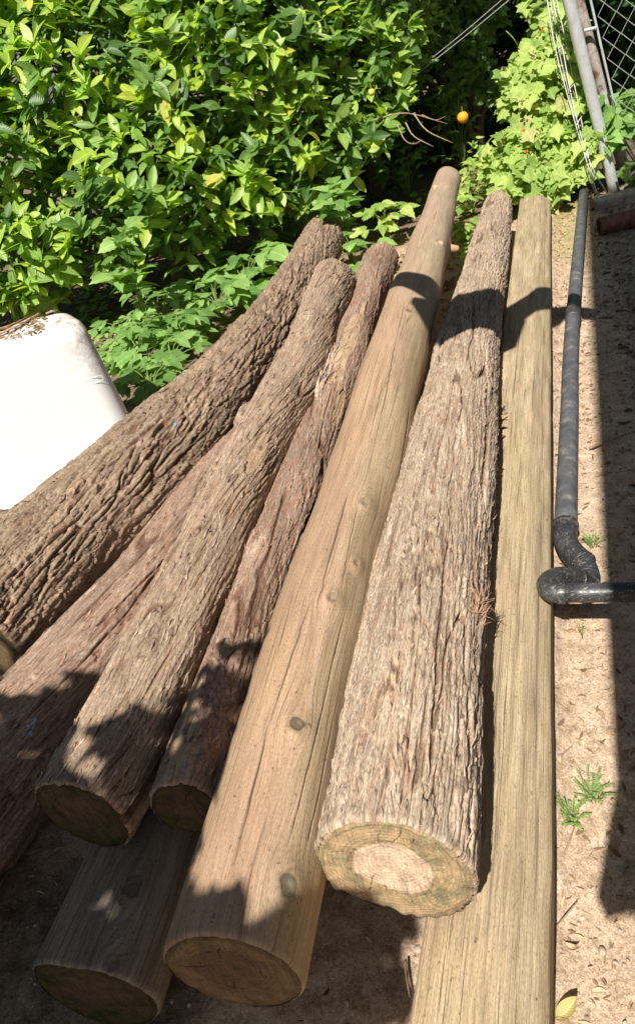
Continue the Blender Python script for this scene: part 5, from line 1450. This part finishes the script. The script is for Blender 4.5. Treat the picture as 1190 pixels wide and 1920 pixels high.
# ------------------------------------------------------------------ house behind the camera (casts the straight-edged shade)
ax = np.array([math.sin(SUN_AZ), math.cos(SUN_AZ)])
E0 = at(1150, 1400, 0)[:2]; E1 = at(1100, 560, 0)[:2]
corner = E0-(E0-at(1115, 1690, 0)[:2])*0
y_f = -0.32
cx_ = E0[0]-(E0[1]-y_f)*math.tan(SUN_AZ)
pn = at(1115, 1690, 0); dist = (pn[1]-y_f)/math.cos(SUN_AZ); zb = dist*math.tan(SUN_EL)
M_wall = plain('house_render', (0.52, 0.46, 0.38), .9, .2, var=.06, nscale=10, bump=.3)
M_trim = plain('painted_trim', (0.60, 0.58, 0.54), .5, .4)
th_ = thing('house', (cx_+2.5, y_f-2, 0), 'rendered two-storey house behind the viewer whose upper wall overhangs on posts', 'house')
a = Acc(); box(a, (cx_, y_f-.06, zb), (cx_+6.5, y_f, 8.6)); a.build('front_wall', M_wall, th_, smooth=False)
a = Acc(); box(a, (cx_+1.2, y_f-3.5, zb+.9), (cx_+6.45, y_f-.062, 8.6)); a.build('upper_storey', M_wall, th_, smooth=False)
a = Acc(); a.add(np.array([[cx_-.055, y_f-.002, zb+.01], [cx_-.001, y_f-.002, zb+.01], [cx_-.001, y_f-.002, zb+.34], [cx_-.055, y_f-.05, zb+.01], [cx_-.001, y_f-.05, zb+.01], [cx_-.001, y_f-.05, zb+.34]]), [[0, 1, 2], [5, 4, 3], [0, 3, 4, 1], [1, 4, 5, 2], [2, 5, 3, 0]]); a.build('shade_wedge', M_trim, th_, smooth=False)  # wedge added to flare the lower corner of the cast shade
a = Acc(); box(a, (cx_-.0, y_f-3.9, 8.61), (cx_+6.8, y_f-.003, 8.75)); a.build('roof', M_trim, th_, smooth=False)
a = Acc(); box(a, (cx_+.16, y_f-.22, -.05), (cx_+.34, y_f-.04, zb-.002)); a.build('post', M_trim, th_, smooth=False)
a = Acc(); box(a, (cx_+2.0, y_f-3.4, -.05), (cx_+6.4, y_f-.3, zb+.897)); a.build('lower_wall', M_wall, th_, smooth=False)
for i in range(2):
    a = Acc(); x0_ = cx_+1.2+i*2.6; box(a, (x0_, y_f+.002, 3.4), (x0_+1.1, y_f+.04, 4.8)); f_ = a.build('window', M_trim, th_, smooth=False)
    a = Acc(); box(a, (x0_+.07, y_f+.041, 3.47), (x0_+1.03, y_f+.046, 4.73)); a.build('pane', plain('window_glass', (.03, .035, .04), .1, .6), f_, smooth=False)
# bracket arm with crossbar and slab, added unseen to cast the odd shadow
def upsun(px, py, z, ztop):
    P = at(px, py, z); return P-SUN*((ztop-z)/(-SUN[2]))
ZT = 2.05
ta = thing('occluder_arm', (cx_+.3, y_f, 2.0), 'unseen added bracket arm from the house carrying a crossbar and a boxy lantern above the logs', 'occluder')
pA = upsun(727, 535, .46, ZT)*1.0; pB = upsun(1000, 565, .2, ZT); pC = upsun(1060, 580, 0.0, ZT); pD = upsun(1175, 600, 0, ZT)
a = Acc()
pm = upsun(775, 528, .49, ZT); pk = upsun(880, 570, .39, ZT)
tube(a, [pA, pm, pk, pB, pC, pD], [.07, .085, .09, .08, .065, .055], 18, 40); a.build('crossbar', M_trim, ta)
pe = np.array([cx_+.5, y_f+.01, ZT+.0]); a = Acc(); tube(a, [pD, (pD+pe)/2, pe], .035, 14, 20); a.build('arm', M_trim, ta)
lc = upsun(892, 590, .37, ZT)
a = Acc(); sX = np.array([math.cos(-SUN_AZ), math.sin(-SUN_AZ), 0.0]); 
c1 = upsun(775, 572, .46, ZT); c2 = upsun(985, 600, .20, ZT); c3 = upsun(968, 645, .20, ZT); c4 = upsun(822, 636, .43, ZT)
quad = np.array([c1, c2, c3, c4]); off = np.array([0, 0, -.05])
V = np.concatenate([quad+[0, 0, .04], quad+[0, 0, -.04]]); a.add(V, [[0, 1, 2, 3], [7, 6, 5, 4], [0, 4, 5, 1], [1, 5, 6, 2], [2, 6, 7, 3], [3, 7, 4, 0]])
a.build('shadow_slab', M_trim, ta, smooth=False)
